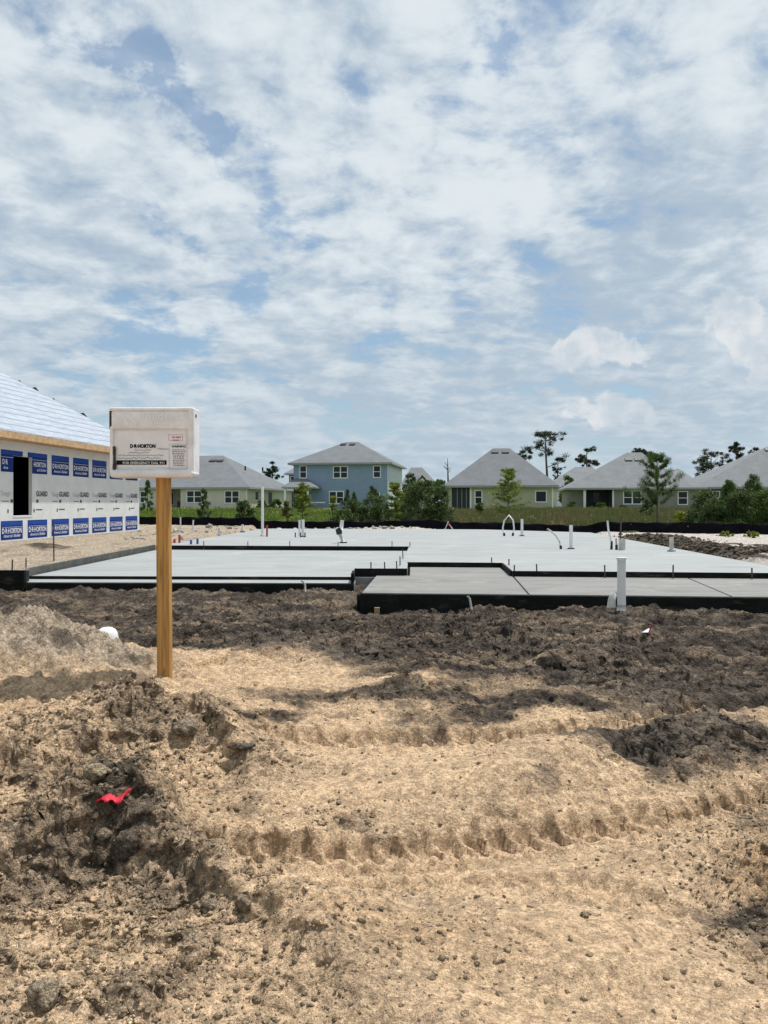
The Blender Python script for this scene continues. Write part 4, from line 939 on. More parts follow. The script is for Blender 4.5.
while uL > 0.1:
    for z0, z1 in ((.045, .56), (1.90, 2.50)):
        wd = min(1.04, uL - .02)
        hh = z1 - z0; cutL = z0 > 1 and uL - wd < u1 < uL and uL - wd > u0 - .5; cutR = z0 > 1 and uL - wd < u0 < uL
        if cutL or cutR:
            pm = MB()
            def piece(ra, rb, za, zb_, out, mi): pm.add([wl(u, out, z) for u, z in ((ra, za), (rb, za), (rb, zb_), (ra, zb_))], [(0, 1, 2, 3)], mi)
            keepa, keepb = (uL, u1) if (cutL and not cutR) else (min(uL, u0), uL - wd)
            piece(keepa, keepb, z0, wz1, .004, 0); piece(uL, uL - wd, wz1, z1, .004, 0); piece(uL - .02, uL - wd + .02, wz1 + .02, z1 - .02, .006, 1)
            piece(keepa, keepb, z0 + hh * .66, z0 + hh * .675, .006, 2)
            pn = pm.build('printed_panel', [M['print_blue'], M['print_blue2'], M['print_white']], cons)
            if keepa == uL:
                text(pn, 'D\u00b7R', wl(uL - .06, .0075, z0 + hh * .34), M['print_white'], rot=rot_read, size=.20, offset=.004, sx=.76, align='LEFT')
                text(pn, "Ame", wl(uL - .10, .0075, z0 + hh * .13), M['print_white'], rot=rot_read, size=.115, offset=.001, shear=.35, sx=.98, align='LEFT')
            else:
                text(pn, '\u00b7HORTON', wl(uL - .98, .0075, z0 + hh * .34), M['print_white'], rot=rot_read, size=.20, offset=.004, sx=.76, align='RIGHT')
                text(pn, "ca's Builder", wl(uL - .98, .0075, z0 + hh * .13), M['print_white'], rot=rot_read, size=.115, offset=.001, shear=.35, sx=.98, align='RIGHT')
            continue
        pn = printed(uL, wd, z0, z1).build('printed_panel', [M['print_blue'], M['print_blue2'], M['print_white']], cons)
        if wd > 1.0:
            text(pn, 'D\u00b7R\u00b7HORTON', wl(uL - .52, .0075, z0 + hh * .34), M['print_white'], rot=rot_read, size=.20, offset=.004, sx=.76)
            text(pn, "America's Builder", wl(uL - .52, .0075, z0 + hh * .13), M['print_white'], rot=rot_read, size=.115, offset=.001, shear=.35, sx=.98)
    # middle lettering
    uc = uL - .1
    over = (u0 < uL - .1 < u1 + .8)
    if uL > .9:
        if not (u0 - .55 < uL - .2 < u1 + .1):
            text(cons, 'Tough', wl(uL - .0, .004, 1.25), M['print_grey'], name='lettering', rot=rot_read, size=.19, sx=.9, align='LEFT')
        tl_ = 1
        if not (u0 < uL - .7 < u1): text(cons, 'GUARD', wl(uL - .44, .004, 1.25), M['print_black'], name='lettering', rot=rot_read, size=.21, offset=.008, sx=.85, align='LEFT')
        def sq(ua_, ub_, z0_, z1_): mbx = MB(); mbx.add([wl(u, .004, z) for u, z in ((ua_, z0_), (ub_, z0_), (ub_, z1_), (ua_, z1_))], [(0, 1, 2, 3)]); mbx.build('printed_mark', M['print_black'], cons)
        for aa, bb, z0_, z1_ in ((.45, .56, 1.06, 1.15), (.05, .36, 1.09, 1.11), (.30, .36, .78, .88), (.42, .78, .84, .87)):
            if not (u0 < uL - (aa + bb) / 2 < u1): sq(uL - aa, uL - bb, z0_, z1_)
    uL -= sheet

# ------------------------------------------------------------------ finished houses behind
HR = R(-8.5); hc, hs = math.cos(R(8.5)), math.sin(R(8.5))
shM = shingle('grey_shingles', (.135, .145, .155)); shM2 = shingle('pale_shingles', (.16, .17, .178))
class House:
    def __init__(s, name, label, pxl, pxr, d, pad, depth, wallm, roofm=None):
        s.X0 = (pxl - 384) / F * d; s.Y0 = d; s.pad = pad; s.depth = depth; s.wm = wallm; s.rm = roofm or shM
        s.w = s.t(pxr)
        s.root = thing(name, label, 'house', (s.X0, s.Y0, pad), HR)
    def t(s, px, yl=0.0):
        X0 = s.X0 + yl * hs; Y0 = s.Y0 + yl * hc; u = (px - 384) / F
        return (u * Y0 - X0) / (hc + u * hs)
    def z(s, px, py, yl=0.0):
        t = s.t(px, yl); Y = s.Y0 + yl * hc - t * hs; return EYE - (py - HZ) * Y / F - s.pad
    def walls(s, poly, z1, m=None, z0=-.6, name='wall'):
        return MB().prism(poly, z0, z1).build(name, m or s.wm, s.root)
    def hip(s, x0, x1, y0, y1, ze, rx0, rx1, zr, oh=.5, ry0=None, ry1=None, th=.2):
        a, b, c, d = x0 - oh, x1 + oh, y0 - oh, y1 + oh; ry0 = (c + d) / 2 if ry0 is None else ry0; ry1 = ry0 if ry1 is None else ry1
        mb = MB(); mb.add([(a, c, ze + .02), (b, c, ze + .02), (b, d, ze + .02), (a, d, ze + .02), (rx0, ry0, zr), (rx1, ry1, zr)],
                          [(0, 1, 5, 4), (1, 2, 5), (2, 3, 4, 5), (3, 0, 4)])
        r = mb.build('roof', s.rm, s.root)
        MB().bx(a, b, c, d, ze - th, ze + .016).build('fascia', M['gutter'], r)
        return r
    def window(s, pa, pb, ya, yb, yl=0.0, n=1, m='glass', dark=True):
        """white framed window on a wall at local depth yl; n sashes side by side"""
        a, b = s.t(pa, yl), s.t(pb, yl); z1, z0 = s.z(pa, ya, yl), s.z(pa, yb, yl)
        f = .11; mb = MB(); y = yl
        mb.bx(a, b, y - .05, y - .002, z1 - f, z1).bx(a, b, y - .06, y - .002, z0, z0 + f).bx(a, a + f, y - .05, y - .002, z0 + f, z1 - f).bx(b - f, b, y - .05, y - .002, z0 + f, z1 - f)
        for k in range(1, n): c = a + (b - a) * k / n; mb.bx(c - .07, c + .07, y - .05, y - .002, z0 + f, z1 - f)
        if dark: mb.bx(a + f, b - f, y - .042, y - .002, (z0 + z1) / 2 - .035, (z0 + z1) / 2 + .035)
        w = mb.build('window', M['white_trim'], s.root)
        MB().bx(a + f * .9, b - f * .9, y - .028, y - .004, z0 + f * .9, z1 - f * .9).build('pane', M[m], w)
        return w
    def vents(s, roof, lst, x_of=None):
        for p, n in lst: pass
def vent_on(h, roof, pa, pb, py, ridge_y, zr, ze, front_y):
    """low dark roof vent lying on the front slope"""
    # find local depth where the front slope passes the pixel row
    best = None
    for k in range(400):
        yl = front_y + (ridge_y - front_y) * k / 399; zsurf = ze + (zr - ze) * k / 399
        zz = h.z((pa + pb) / 2, py, yl)
        if best is None or abs(zz - zsurf) < best[0]: best = (abs(zz - zsurf), yl, zsurf)
    yl, zs = best[1], best[2]; a, b = h.t(pa, yl), h.t(pb, yl); sl_ = (zr - ze) / (ridge_y - front_y)
    mb = MB(); w = .32
    mb.add([(x, yl + dy, zs + dy * sl_ + dz) for x in (a, b) for dy, dz in ((-w, .02), (-w, .16), (w, .12), (w, .02))],
           [(0, 1, 2, 3), (7, 6, 5, 4), (0, 4, 5, 1), (1, 5, 6, 2), (2, 6, 7, 3), (3, 7, 4, 0)])
    mb.build('roof_vent', M['vent'], roof)
creamw = siding('cream_siding', (.62, .57, .49)); greenw = siding('sage_siding', (.45, .43, .31)); bluew = siding('blue_siding', (.25, .335, .47)); blue_sunlit = siding('sunlit_blue_siding', (.58, .64, .68))  # last one: blue siding with sunlight painted in, for the side wall
greyw = siding('grey_green_siding', (.27, .255, .22)); dgreenw = siding('dark_green_siding', (.14, .14, .115)); bluegrey = siding('slate_siding', (.12, .165, .21))

# cream single-storey house
h = House('cream_house', 'cream single-storey house with grey hip roof, partly behind the permit box', 137, 247, 98, .86, 21, creamw)
ze = h.z(247, 487.3); pl = h.t(180.5)
h.walls([(0, 0), (h.t(160), 0), (h.t(160), 3.0), (pl, 3.0), (pl, 0), (h.w, 0), (h.w, h.depth), (0, h.depth)], ze - .1)
ry = 10.0; zr = h.z(222, 455.5, ry)
rf = h.hip(0, h.w, 0, h.depth, ze, h.t(165, ry), h.t(223, ry), zr, .5, ry, ry)
vent_on(h, rf, 209.5, 216, 461.3, ry, zr, ze, -.5); vent_on(h, rf, 217, 223, 461.3, ry, zr, ze, -.5)
h.window(186.5, 202, 490.5, 503, n=2); h.window(224.5, 239.5, 490.5, 503.5, n=2); h.window(140, 145, 491, 503)
h.window(166, 174, 492, 505, yl=3.0, m='screen', dark=False)
sd_ = MB().bx(h.w + .002, h.w + .05, 3.0, 4.6, .9, 2.3); w = sd_.build('window', M['white_trim'], h.root); MB().bx(h.w + .05, h.w + .06, 3.15, 4.45, 1.05, 2.15).build('pane', M['glass'], w)
MB().bx(h.w + .002, h.w + .04, 9, 10.6, 0, 2.1).build('side_door', M['screen'], h.root)
MB().bx(h.w - .08, h.w + .02, -.02, .05, 0, ze - .2).build('corner_trim', M['white_trim'], h.root)
MB().bx(h.t(172), h.t(179), 1.6, 2.4, 0, .9).build('porch_seat', M['screen'], h.root)
for px, py in ((250, 474), (261.5, 479.5)): 
    yl = 12; MB().tube([(h.w - 2.6 + (px - 250) * .1, 7 + (px - 250) * .35, 5.0), (h.w - 2.6 + (px - 250) * .1, 7 + (px - 250) * .35, 5.6)], .12, 8).build('vent_stack', M['vent'], rf)

# blue two-storey house
h = House('blue_house', 'two-storey blue house with grey hip roof', 293.5, 388, 95, .95, 13.5, bluew)
ze = h.z(388, 462.6)
h.walls([(0, 0), (h.w, 0), (h.w, h.depth), (0, h.depth)], ze - .1)
MB().bx(h.w + .003, h.w + .03, .1, h.depth - .1, -.5, ze - .25).build('sunlit_side_siding', blue_sunlit, h.root)  # side wall looks sunlit through its paler colour
ry = 6.75; zr = h.z(350, 442, ry)
rf = h.hip(0, h.w, 0, h.depth, ze, h.t(346, ry), h.t(358, ry), zr, .6, ry, ry)
vent_on(h, rf, 340.5, 346, 444.8, ry, zr, ze, -.6); vent_on(h, rf, 349.5, 355, 444.8, ry, zr, ze, -.6)
h.window(299.5, 307, 465.5, 478.5); h.window(333, 348, 466, 478.5, n=2); h.window(373, 381, 465.5, 478); h.window(329, 344, 491, 504, n=2); h.window(373, 380, 492, 504)
MB().bx(h.w - .1, h.w + .035, -.04, .06, -.2, ze - .2).build('corner_trim', blue_sunlit, h.root)
p0, p1 = h.t(291), h.t(317); zp = h.z(300, 487.4)
MB().prism([(p0 - .3, -3.2), (p1 + .6, -3.2), (p1 + .6, -.003), (p0 - .3, -.003)], zp - .18, zp).build('porch_beam', M['gutter'], h.root)
mb = MB(); zz = h.z(300, 478.5); mb.add([(p0 - .3, -3.2, zp + .004), (p1 + .6, -3.2, zp + .004), (p1 + .6, -.05, zp + .004), (p0 - .3, -.05, zp + .004), (p0 + .5, -.05, zz), (p0 + 1.9, -.05, zz)], [(0, 1, 5, 4), (1, 2, 5), (3, 0, 4), (2, 3, 4, 5)]); mb.build('porch_roof', shM, h.root)
for pp in (p0 + .1, h.t(313.5)): MB().bx(pp - .12, pp + .12, -3.05, -2.8, -.3, zp - .185).build('porch_column', M['white_trim'], h.root)
MB().bx(p0 + .4, h.t(309), -.06, -.004, -.1, zp - .3).build('porch_door', M['screen'], h.root)
MB().bx(h.t(309), h.t(328), -1.6, -1.5, .55, .68).build('porch_rail', M['white_trim'], h.root)

# slate house just left of and behind the blue one
h = House('slate_house', 'slate blue house corner peeking out left of the blue house', 289, 312, 118, .9, 10, bluegrey)
ze = h.z(300, 473.5); h.walls([(0, 0), (h.w, 0), (h.w, h.depth), (0, h.depth)], ze - .1)
h.hip(0, h.w, 0, h.depth, ze, h.t(298, 5), h.t(304, 5), h.z(300, 466, 5), .6); h.window(290.5, 295, 476, 488)

# grey gabled house in the distance
h = House('gabled_house', 'small distant grey house with gable, right of the blue house', 404, 431, 140, .9, 12, greyw)
ze = h.z(417, 484); h.walls([(0, 0), (h.w, 0), (h.w, h.depth), (0, h.depth)], ze - .1)
rf = h.hip(0, h.w, 0, h.depth, ze, h.t(411, 6), h.t(422, 6), h.z(416, 467.5, 6), .5)
ga, gb = h.t(417), h.t(431); gm = h.t(423); gzp = h.z(423, 475.5, -1)
h.walls([(ga + .4, -1.2), (gb - .3, -1.2), (gb - .3, -.01), (ga + .4, -.01)], ze - .12)
mb = MB(); mb.add([(ga + .4, -1.18, ze - .1), (gb - .3, -1.18, ze - .1), (gm, -1.18, gzp - .3), (ga + .4, 4, ze - .1), (gb - .3, 4, ze - .1), (gm, 4, gzp - .3)], [(0, 1, 2), (5, 4, 3)]); mb.build('gable_wall', greyw, h.root)
mb = MB(); 
for sa, sb in (((ga, ze - .15), (gm, gzp)), ((gm, gzp), (gb, ze - .15))):
    mb.add([(sa[0], -1.5, sa[1]), (sb[0], -1.5, sb[1]), (sb[0], 4.5, sb[1]), (sa[0], 4.5, sa[1])] + [(sa[0], -1.5, sa[1] + .15), (sb[0], -1.5, sb[1] + .15), (sb[0], 4.5, sb[1] + .15), (sa[0], 4.5, sa[1] + .15)], [(3, 2, 1, 0), (4, 5, 6, 7), (0, 1, 5, 4), (1, 2, 6, 5), (2, 3, 7, 6), (3, 0, 4, 7)])
mb.build('gable_roof', shM2, h.root)
MB().tube([(gm, -1.2, gzp - .9), (gm, -1.26, gzp - .9)], .35, 16).build('round_vent', M['white_trim'], h.root)
h.window(427, 430, 483, 489, yl=-1.2)

# sage house in the centre
h = House('sage_house', 'sage green house with dark screened porch, behind the lime sapling', 448.5, 553, 85, .73, 12.5, greenw)
ze = h.z(500, 485.6); pl, pr = h.t(449.5), h.t(470)
h.walls([(0, 0), (.35, 0), (.35, 3), (pr, 3), (pr, 0), (h.w, 0), (h.w, h.depth), (0, h.depth)], ze - .1)
ry = 6.25; zr = h.z(500, 448.3, ry)
rf = h.hip(0, h.w, 0, h.depth, ze, h.t(493, ry), h.t(509.5, ry), zr, .6, ry, ry)
vent_on(h, rf, 491.5, 498.5, 452, ry, zr, ze, -.6); vent_on(h, rf, 502, 509, 452, ry, zr, ze, -.6)
h.window(474.5, 482.5, 490, 504.5); h.window(535, 547, 490.5, 502.5, dark=False)
MB().bx(.36, pr - .01, .05, .08, 0.05, ze - .25).build('porch_screen', M['screen'], h.root)
MB().bx(pr - .02, pr + .16, -.05, .0 - .003, 0, ze - .2).build('corner_trim', M['white_trim'], h.root)
MB().bx(h.w - .12, h.w + .02, -.05, -.003, 0, ze - .2).build('corner_trim', M['white_trim'], h.root)
for q in (.3, .55, .8): xx = .36 + (pr - .36) * q; MB().bx(xx - .03, xx + .03, .02, .048, .05, ze - .25).build('porch_frame', M['gutter'], h.root)

# small house seen between the sage and the grey one
h = House('rear_house', 'distant house with grey roof and white garage door between two nearer houses', 549, 606, 128, .8, 14, creamw, shM2)
ze = h.z(575, 487); h.walls([(0, 0), (h.w, 0), (h.w, h.depth), (0, h.depth)], ze - .1)
h.hip(0, h.w, 0, h.depth, ze, h.t(575, 7), h.t(593, 7), h.z(580, 467, 7), .6)
MB().bx(h.t(557), h.t(566.5), -.06, -.003, 0, h.z(560, 492.5)).build('garage_door', M['white_trim'], h.root)

# grey-green house right of centre
h = House('porch_house', 'grey house with recessed porch and twin white window, left of the young pine', 571.5, 701, 90, .66, 14, greyw, shM2)
ze = h.z(600, 488); pl, pr = h.t(584.5), h.t(614)
h.walls([(0, 0.6), (pl, 0.6), (pl, 3.2), (pr, 3.2), (pr, 0), (h.w, 0), (h.w, h.depth), (0, h.depth)], ze - .1)
ry = 7; zr = h.z(630, 452.5, ry)
rf = h.hip(0, h.t(688), 0, h.depth, ze, h.t(627, ry), h.t(641, ry), zr, .6, ry, ry)
vent_on(h, rf, 625, 632, 460, ry, zr, ze, -.6); vent_on(h, rf, 634.5, 641, 460, ry, zr, ze, -.6)
h.hip(h.t(664), h.w, -.02, 9, ze + .004, h.t(677, 4.2), h.t(679, 4.2), h.z(678, 468.5, 4.2), .6)
h.window(623, 641.5, 490.5, 504.5, n=2); h.window(677.5, 688, 491, 505)
MB().bx(pl - .14, pl + .14, -.25, .03, -.1, ze - .25).build('porch_column', M['white_trim'], h.root)
MB().bx(pr - .2, pr, -.05, -.003, -.1, ze - .25).build('corner_trim', M['white_trim'], h.root)
MB().bx(pl + .15, pr - .22, 2.9, 3.1, 0, ze - .25).build('porch_screen', M['screen'], h.root)
MB().bx(h.t(596), h.t(602), 2.8, 2.88, 0, ze - .5).build('patio_door', M['glass'], h.root)
MB().bx(h.w - .15, h.w + .02, -.05, -.003, -.1, ze - .25).build('corner_trim', M['white_trim'], h.root)
MB().bx(-.3, pr + .3, -.5, 3.1, -.6, .02).build('patio', M['conc_edge'], h.root)

# far-right house
h = House('right_house', 'dark green house with broad grey roof at the right edge of view', 700, 860, 88, .66, 15, dgreenw, shM2)
ze = h.z(740, 487); h.walls([(0, 0), (h.w, 0), (h.w, h.depth), (0, h.depth)], ze - .1)
ry = 7.5; zr = h.z(770, 445.5, ry)
rf = h.hip(0, h.w, 0, h.depth, ze, h.t(770, ry), h.t(800, ry), zr, .6, ry, ry)
vent_on(h, rf, 765, 772, 450, ry, zr, ze, -.6)
h.window(764, 776, 489, 506, n=1); h.window(712, 720, 491, 504)

# ------------------------------------------------------------------ vegetation
def leafcloud(cent, rad, n, size, aspect=2.2, up=0.0, shell=.35, rg=None):
    """triangular leaf faces spread through ellipsoids; cent (k,3) rad (k,3) n leaves per clump"""
    rg = rg or RNG; cent = np.asarray(cent, float); rad = np.asarray(rad, float); k = len(cent)
    n = np.broadcast_to(np.asarray(n), (k,)).astype(int); idx = np.repeat(np.arange(k), n); N = len(idx)
    d = rg.normal(size=(N, 3)); d /= np.linalg.norm(d, axis=1)[:, None]; r = (shell + (1 - shell) * rg.random(N) ** .7)[:, None] * (rg.random(N)[:, None] ** .25)
    p = cent[idx] + d * r * rad[idx]
    a = rg.normal(size=(N, 3)) + d * .6 + np.array([0, 0, up]); a /= np.linalg.norm(a, axis=1)[:, None]
    b = np.cross(a, rg.normal(size=(N, 3))); b /= np.linalg.norm(b, axis=1)[:, None]
    s = (size * (.6 + .8 * rg.random(N)))[:, None]
    v = np.stack([p + b * s / aspect / 2, p + a * s, p - b * s / aspect / 2, p - a * s * .35], 1).reshape(-1, 3)
    f = np.arange(N * 4).reshape(-1, 4); return v, f
LM = {
    'pine_far': leafmat('far_pine_needles', (.022, .036, .018), (.045, .065, .028), 1.5, .15),
    'pine': leafmat('pine_needles', (.034, .078, .018), (.10, .165, .038), 3.0, .25),
    'dark': leafmat('dark_shrub_leaves', (.038, .072, .022), (.115, .16, .045), 2.0, .2),
    'lime': leafmat('lime_leaves', (.13, .19, .03), (.27, .30, .055), 3.0, .35),
    'brownish': leafmat('dry_leaves', (.16, .125, .05), (.13, .16, .05), 2.5, .3),
    'yellow': leafmat('yellow_green_leaves', (.22, .26, .03), (.30, .33, .05), 3.0, .35),
    'mid': leafmat('mid_green_leaves', (.06, .11, .022), (.13, .19, .038), 2.0, .25),
    'weed': leafmat('weed_blades', (.16, .135, .06), (.085, .125, .033), .35, .3),
    'lawn': leafmat('grass_blades', (.16, .25, .03), (.11, .19, .025), .5, .3),
}
def tree(name, label, cat, px, ytop, wpx, d, kind, leaf, group=None, seed=0, dens=1.0, ybase=None):
    rg = np.random.default_rng(seed + 100); rr = random.Random(seed)
    x = (px - 384) / F * d; zb = zg(x, d) - .03; H = P(px, ytop, d).z - zb; Wd = wpx * d / F
    t = thing(name, label, cat, (x, d, zb), 0, group)
    mb = MB(); cen = []; rad = []; num = []
    ls = max(.045, d * 1.25 / F)
    if kind == 'farpine':
        lean = rr.uniform(-.04, .04) * H; tr = [(0, 0, -.3), (lean * .3, 0, H * .35), (lean, 0, H * .7), (lean * 1.1, 0, H * .96)]
        mb.tube(tr, [H * .020, H * .016, H * .011, H * .004], 8)
        nb = 9 + int(5 * dens)
        for k in range(nb):
            hh = H * rr.uniform(.55, .97); L = Wd * .5 * rr.uniform(.35, 1.0) * (1.15 - .4 * (hh / H)); a = rr.uniform(0, 6.28)
            zt_ = hh + L * rr.uniform(.0, .4); e = (lean + L * math.cos(a), L * math.sin(a) * .8, min(zt_, H * .97)); s0 = (lean * hh / H, 0, hh - L * .25)
            mid_ = tuple((s0[i] + e[i]) / 2 + (0, 0, -.04 * L)[i] for i in range(3))
            mb.tube([s0, mid_, e], [H * .006, H * .0045, H * .002], 5)
            for q in range(4):
                cc = (e[0] + rr.gauss(0, .25) * L, e[1] + rr.gauss(0, .25) * L, e[2] + rr.uniform(-.22, .22) * L); R_ = Wd * rr.uniform(.05, .11)
                cen.append(cc); rad.append((R_ * 1.3, R_ * 1.3, R_ * .85)); num.append(int(75 * dens))
        cen.append((lean, 0, H * .95)); rad.append((Wd * .15, Wd * .15, Wd * .09)); num.append(260)
        v, f = leafcloud(cen, rad, num, max(.26, d * 1.5 / F), 3.0, .2, .0, rg)
    elif kind == 'youngpine':
        mb.tube([(0, 0, -.2), (.02, 0, H * .5), (0, 0, H * .97)], [.05, .035, .012], 7)
        for lv in range(6):
            hh = H * (.30 + .58 * lv / 5) ; L0 = Wd * .58 * (1.05 - .62 * lv / 5)
            for q in range(5):
                a = rr.uniform(0, 6.28); L = L0 * rr.uniform(.55, 1.1); ca, sa = math.cos(a), math.sin(a)
                pts_ = [(0, 0, hh), (ca * L * .5, sa * L * .5, hh + L * .10), (ca * L, sa * L, hh + L * .42)]; mb.tube(pts_, [.016, .011, .006], 5)
                for s_ in (.35, .55, .75, .9, 1.05):
                    zz = hh + L * (.10 * min(s_, .5) / .5 + (.32 * (s_ - .5) / .5 if s_ > .5 else 0)); R_ = H * .042 * (1.3 if s_ > .8 else .7)
                    cen.append((ca * L * s_, sa * L * s_, zz + R_ * .4)); rad.append((R_, R_, R_ * 1.25)); num.append(int(80 * dens))
        cen.append((0, 0, H * .95)); rad.append((H * .03, H * .03, H * .05)); num.append(90)
        v, f = leafcloud(cen, rad, num, ls * 1.6, 7.0, .8, .1, rg)
    elif kind == 'sapling':
        mb.tube([(0, 0, -.2), (rr.uniform(-.04, .04), 0, H * .55), (0, 0, H * .98)], [.035, .022, .006], 6)
        for q in range(int(34 * dens)):
            u = rr.random() ** .8; hh = H * (.16 + .80 * u); L = Wd * .52 * (1 - .78 * u) * rr.uniform(.5, 1.15); a = rr.uniform(0, 6.28); ca, sa = math.cos(a), math.sin(a)
            e = (ca * L, sa * L, hh + L * rr.uniform(.1, .45)); mb.tube([(0, 0, hh), e], [.010, .004], 4)
            for s_ in (.4, .7, 1.0): R_ = max(.07, H * .045); cen.append((e[0] * s_, e[1] * s_, hh + (e[2] - hh) * s_)); rad.append((R_ * 1.3, R_ * 1.3, R_ * .7)); num.append(26)
        v, f = leafcloud(cen, rad, num, ls * 1.15, 2.6, 0, .1, rg)
    elif kind == 'bush':
        for q in range(7): 
            a = rr.uniform(0, 6.28); mb.tube([(0, 0, -.1), (math.cos(a) * Wd * .15, math.sin(a) * Wd * .15, H * .35), (math.cos(a) * Wd * .3, math.sin(a) * Wd * .3, H * .75)], [.025, .018, .006], 5)
        nc = int(26 * dens)
        for q in range(nc):
            a = rr.uniform(0, 6.28); u = rr.random(); rr_ = Wd * .5 * math.sqrt(rr.random()) * (1 - .55 * u ** 1.5); R_ = min(Wd, H) * rr.uniform(.10, .2)
            cen.append((math.cos(a) * rr_, math.sin(a) * rr_, H * (.12 + .80 * u))); rad.append((R_, R_, R_ * .9)); num.append(110)
        v, f = leafcloud(cen, rad, num, ls * 1.25, 2.0, .2, .3, rg)
    elif kind == 'conifer':
        mb.tube([(0, 0, -.1), (0, 0, H * .95)], [.04, .01], 6)
        for q in range(int(46 * dens)):
            u = rr.random() ** .9; a = rr.uniform(0, 6.28); L = Wd * .5 * (1 - .85 * u) * rr.uniform(.4, 1.1); R_ = Wd * .13 * (1.1 - .5 * u)
            cen.append((math.cos(a) * L, math.sin(a) * L, H * (.10 + .86 * u))); rad.append((R_, R_, R_ * 1.2)); num.append(60)
        v, f = leafcloud(cen, rad, num, ls * 1.2, 3.0, .7, .1, rg)
    elif kind == 'snag':
        mb.tube([(0, 0, -.3), (.1, 0, H * .5), (0, 0, H)], [H * .03, H * .02, H * .004], 6)
        for q in range(6): a = rr.uniform(0, 6.28); hh = H * rr.uniform(.6, .9); L = Wd * .5; mb.tube([(0, 0, hh), (math.cos(a) * L, math.sin(a) * L, hh + L * .8)], [H * .008, H * .002], 4)
        v = None
    mb.build('trunk', M['bark'], t, smooth=True)
    if v is not None: npmesh('crown', v, f, LM[leaf], t)
    return t
bgp = 'tall pines beyond the houses'
tree('pine_tree', 'tallest pine, rising between the sage house and the small rear house', 'pine tree', 548, 430, 44, 150, 'farpine', 'pine_far', bgp, 1, 1.1)
tree('pine_tree', 'thin scraggly pine just right of the tallest pine', 'pine tree', 556, 457, 22, 150, 'farpine', 'pine_far', bgp, 2, .35)
tree('pine_tree', 'pine above the small rear roof, right of the tallest pine', 'pine tree', 588, 447, 24, 145, 'farpine', 'pine_far', bgp, 3, 1.0)
tree('pine_tree', 'pine crown showing over the right slope of the sage house roof', 'pine tree', 524, 449, 22, 150, 'farpine', 'pine_far', bgp, 4, .8)
tree('pine_tree', 'pine crown over the ridge of the porch house', 'pine tree', 643, 448, 20, 150, 'farpine', 'pine_far', bgp, 5, 1.1)
tree('pine_tree', 'pine crown low over the right end of the porch house ridge', 'pine tree', 655, 453, 16, 150, 'farpine', 'pine_far', bgp, 6, .9)
tree('pine_tree', 'broad pine above the gap between the two right houses', 'pine tree', 712, 451, 40, 140, 'farpine', 'pine_far', bgp, 7, 1.3)
tree('pine_tree', 'dark pine standing above the left slope of the right house roof', 'pine tree', 738, 441, 24, 140, 'farpine', 'pine_far', bgp, 8, 1.2)
tree('pine_tree', 'pine crown above the far right roof ridge', 'pine tree', 757, 446, 16, 150, 'farpine', 'pine_far', bgp, 9, .5)
tree('pine_tree', 'lone small pine between the cream house and the blue house', 'pine tree', 272, 460.5, 18, 160, 'farpine', 'pine_far', bgp, 10, .8)
tree('pine_tree', 'dark pine top behind the cream roof beside the permit box', 'pine tree', 204, 457, 14, 150, 'farpine', 'pine_far', bgp, 12, .8)
tree('dead_tree', 'bare dead tree above the left roof corner of the sage house', 'tree', 447.5, 458, 9, 120, 'snag', 'dark', None, 11)
tree('broadleaf_tree', 'green tree filling the gap between the sage house and porch house', 'tree', 567, 474, 20, 110, 'bush', 'mid', None, 13)
tree('broadleaf_tree', 'green tree at the right corner of the blue house', 'tree', 411, 472, 20, 88, 'bush', 'dark', None, 14, 1.2)
tree('broadleaf_tree', 'low green tree left of the sage house porch', 'tree', 439, 478, 22, 100, 'bush', 'mid', None, 15)
tree('broadleaf_tree', 'rounded tree top between the porch house and the right house roofs', 'tree', 690, 474, 12, 105, 'bush', 'mid', None, 16)
tree('conifer', 'small dark conifer before the cream house\'s left window', 'tree', 204, 488, 18, 47, 'conifer', 'dark', None, 20, 1.1)
tree('bush', 'round dark bush before the cream house, right of the conifer', 'bush', 243, 499, 24, 44, 'bush', 'dark', None, 21)
tree('conifer', 'dark narrow tree partly behind the permit post', 'tree', 147.5, 480, 14, 60, 'conifer', 'dark', None, 22)
sapg = 'young saplings beyond the silt fence'
tree('sapling', 'small brownish sapling, leftmost of the saplings', 'sapling', 287, 500, 16, 44, 'sapling', 'brownish', sapg, 30, 1.0)
tree('sapling', 'lime sapling before the blue house\'s left porch', 'sapling', 303, 482, 30, 43, 'sapling', 'lime', sapg, 31, 2.0)
tree('sapling', 'small lime sapling left of the dark bushes before the blue house', 'sapling', 333, 496, 20, 42, 'sapling', 'lime', sapg, 32, 1.0)
tree('sapling', 'yellowish lime sapling at the blue house\'s right corner', 'sapling', 395, 482, 34, 40, 'sapling', 'lime', sapg, 33, 2.2)
tree('sapling', 'tall feathery lime sapling standing before the sage house', 'sapling', 508, 467, 46, 38, 'sapling', 'lime', sapg, 34, 2.6)
dbg = 'dark bushes beyond the silt fence'
tree('conifer', 'slim dark conifer in front of the blue house\'s lower window', 'tree', 347, 489, 12, 50, 'conifer', 'dark', dbg, 40)
tree('conifer', 'second slim dark conifer, right of the lower blue house window', 'tree', 354, 492, 9, 50, 'conifer', 'dark', dbg, 41)
tree('conifer', 'peaked dark conifer below the blue house\'s right upper window', 'tree', 373, 486, 26, 42, 'conifer', 'dark', dbg, 42, 1.3)
tree('bush', 'dark spreading bush at the foot of the blue house conifers', 'bush', 352, 499, 44, 40, 'bush', 'dark', dbg, 43, 1.8)
tree('bush', 'dark bush between the conifer and the yellowish sapling', 'bush', 376, 494, 38, 39, 'bush', 'dark', dbg, 44, 1.6)
tree('bush', 'big dark bush right of the yellowish sapling', 'bush', 420, 478, 42, 39, 'bush', 'dark', dbg, 45, 2.6)
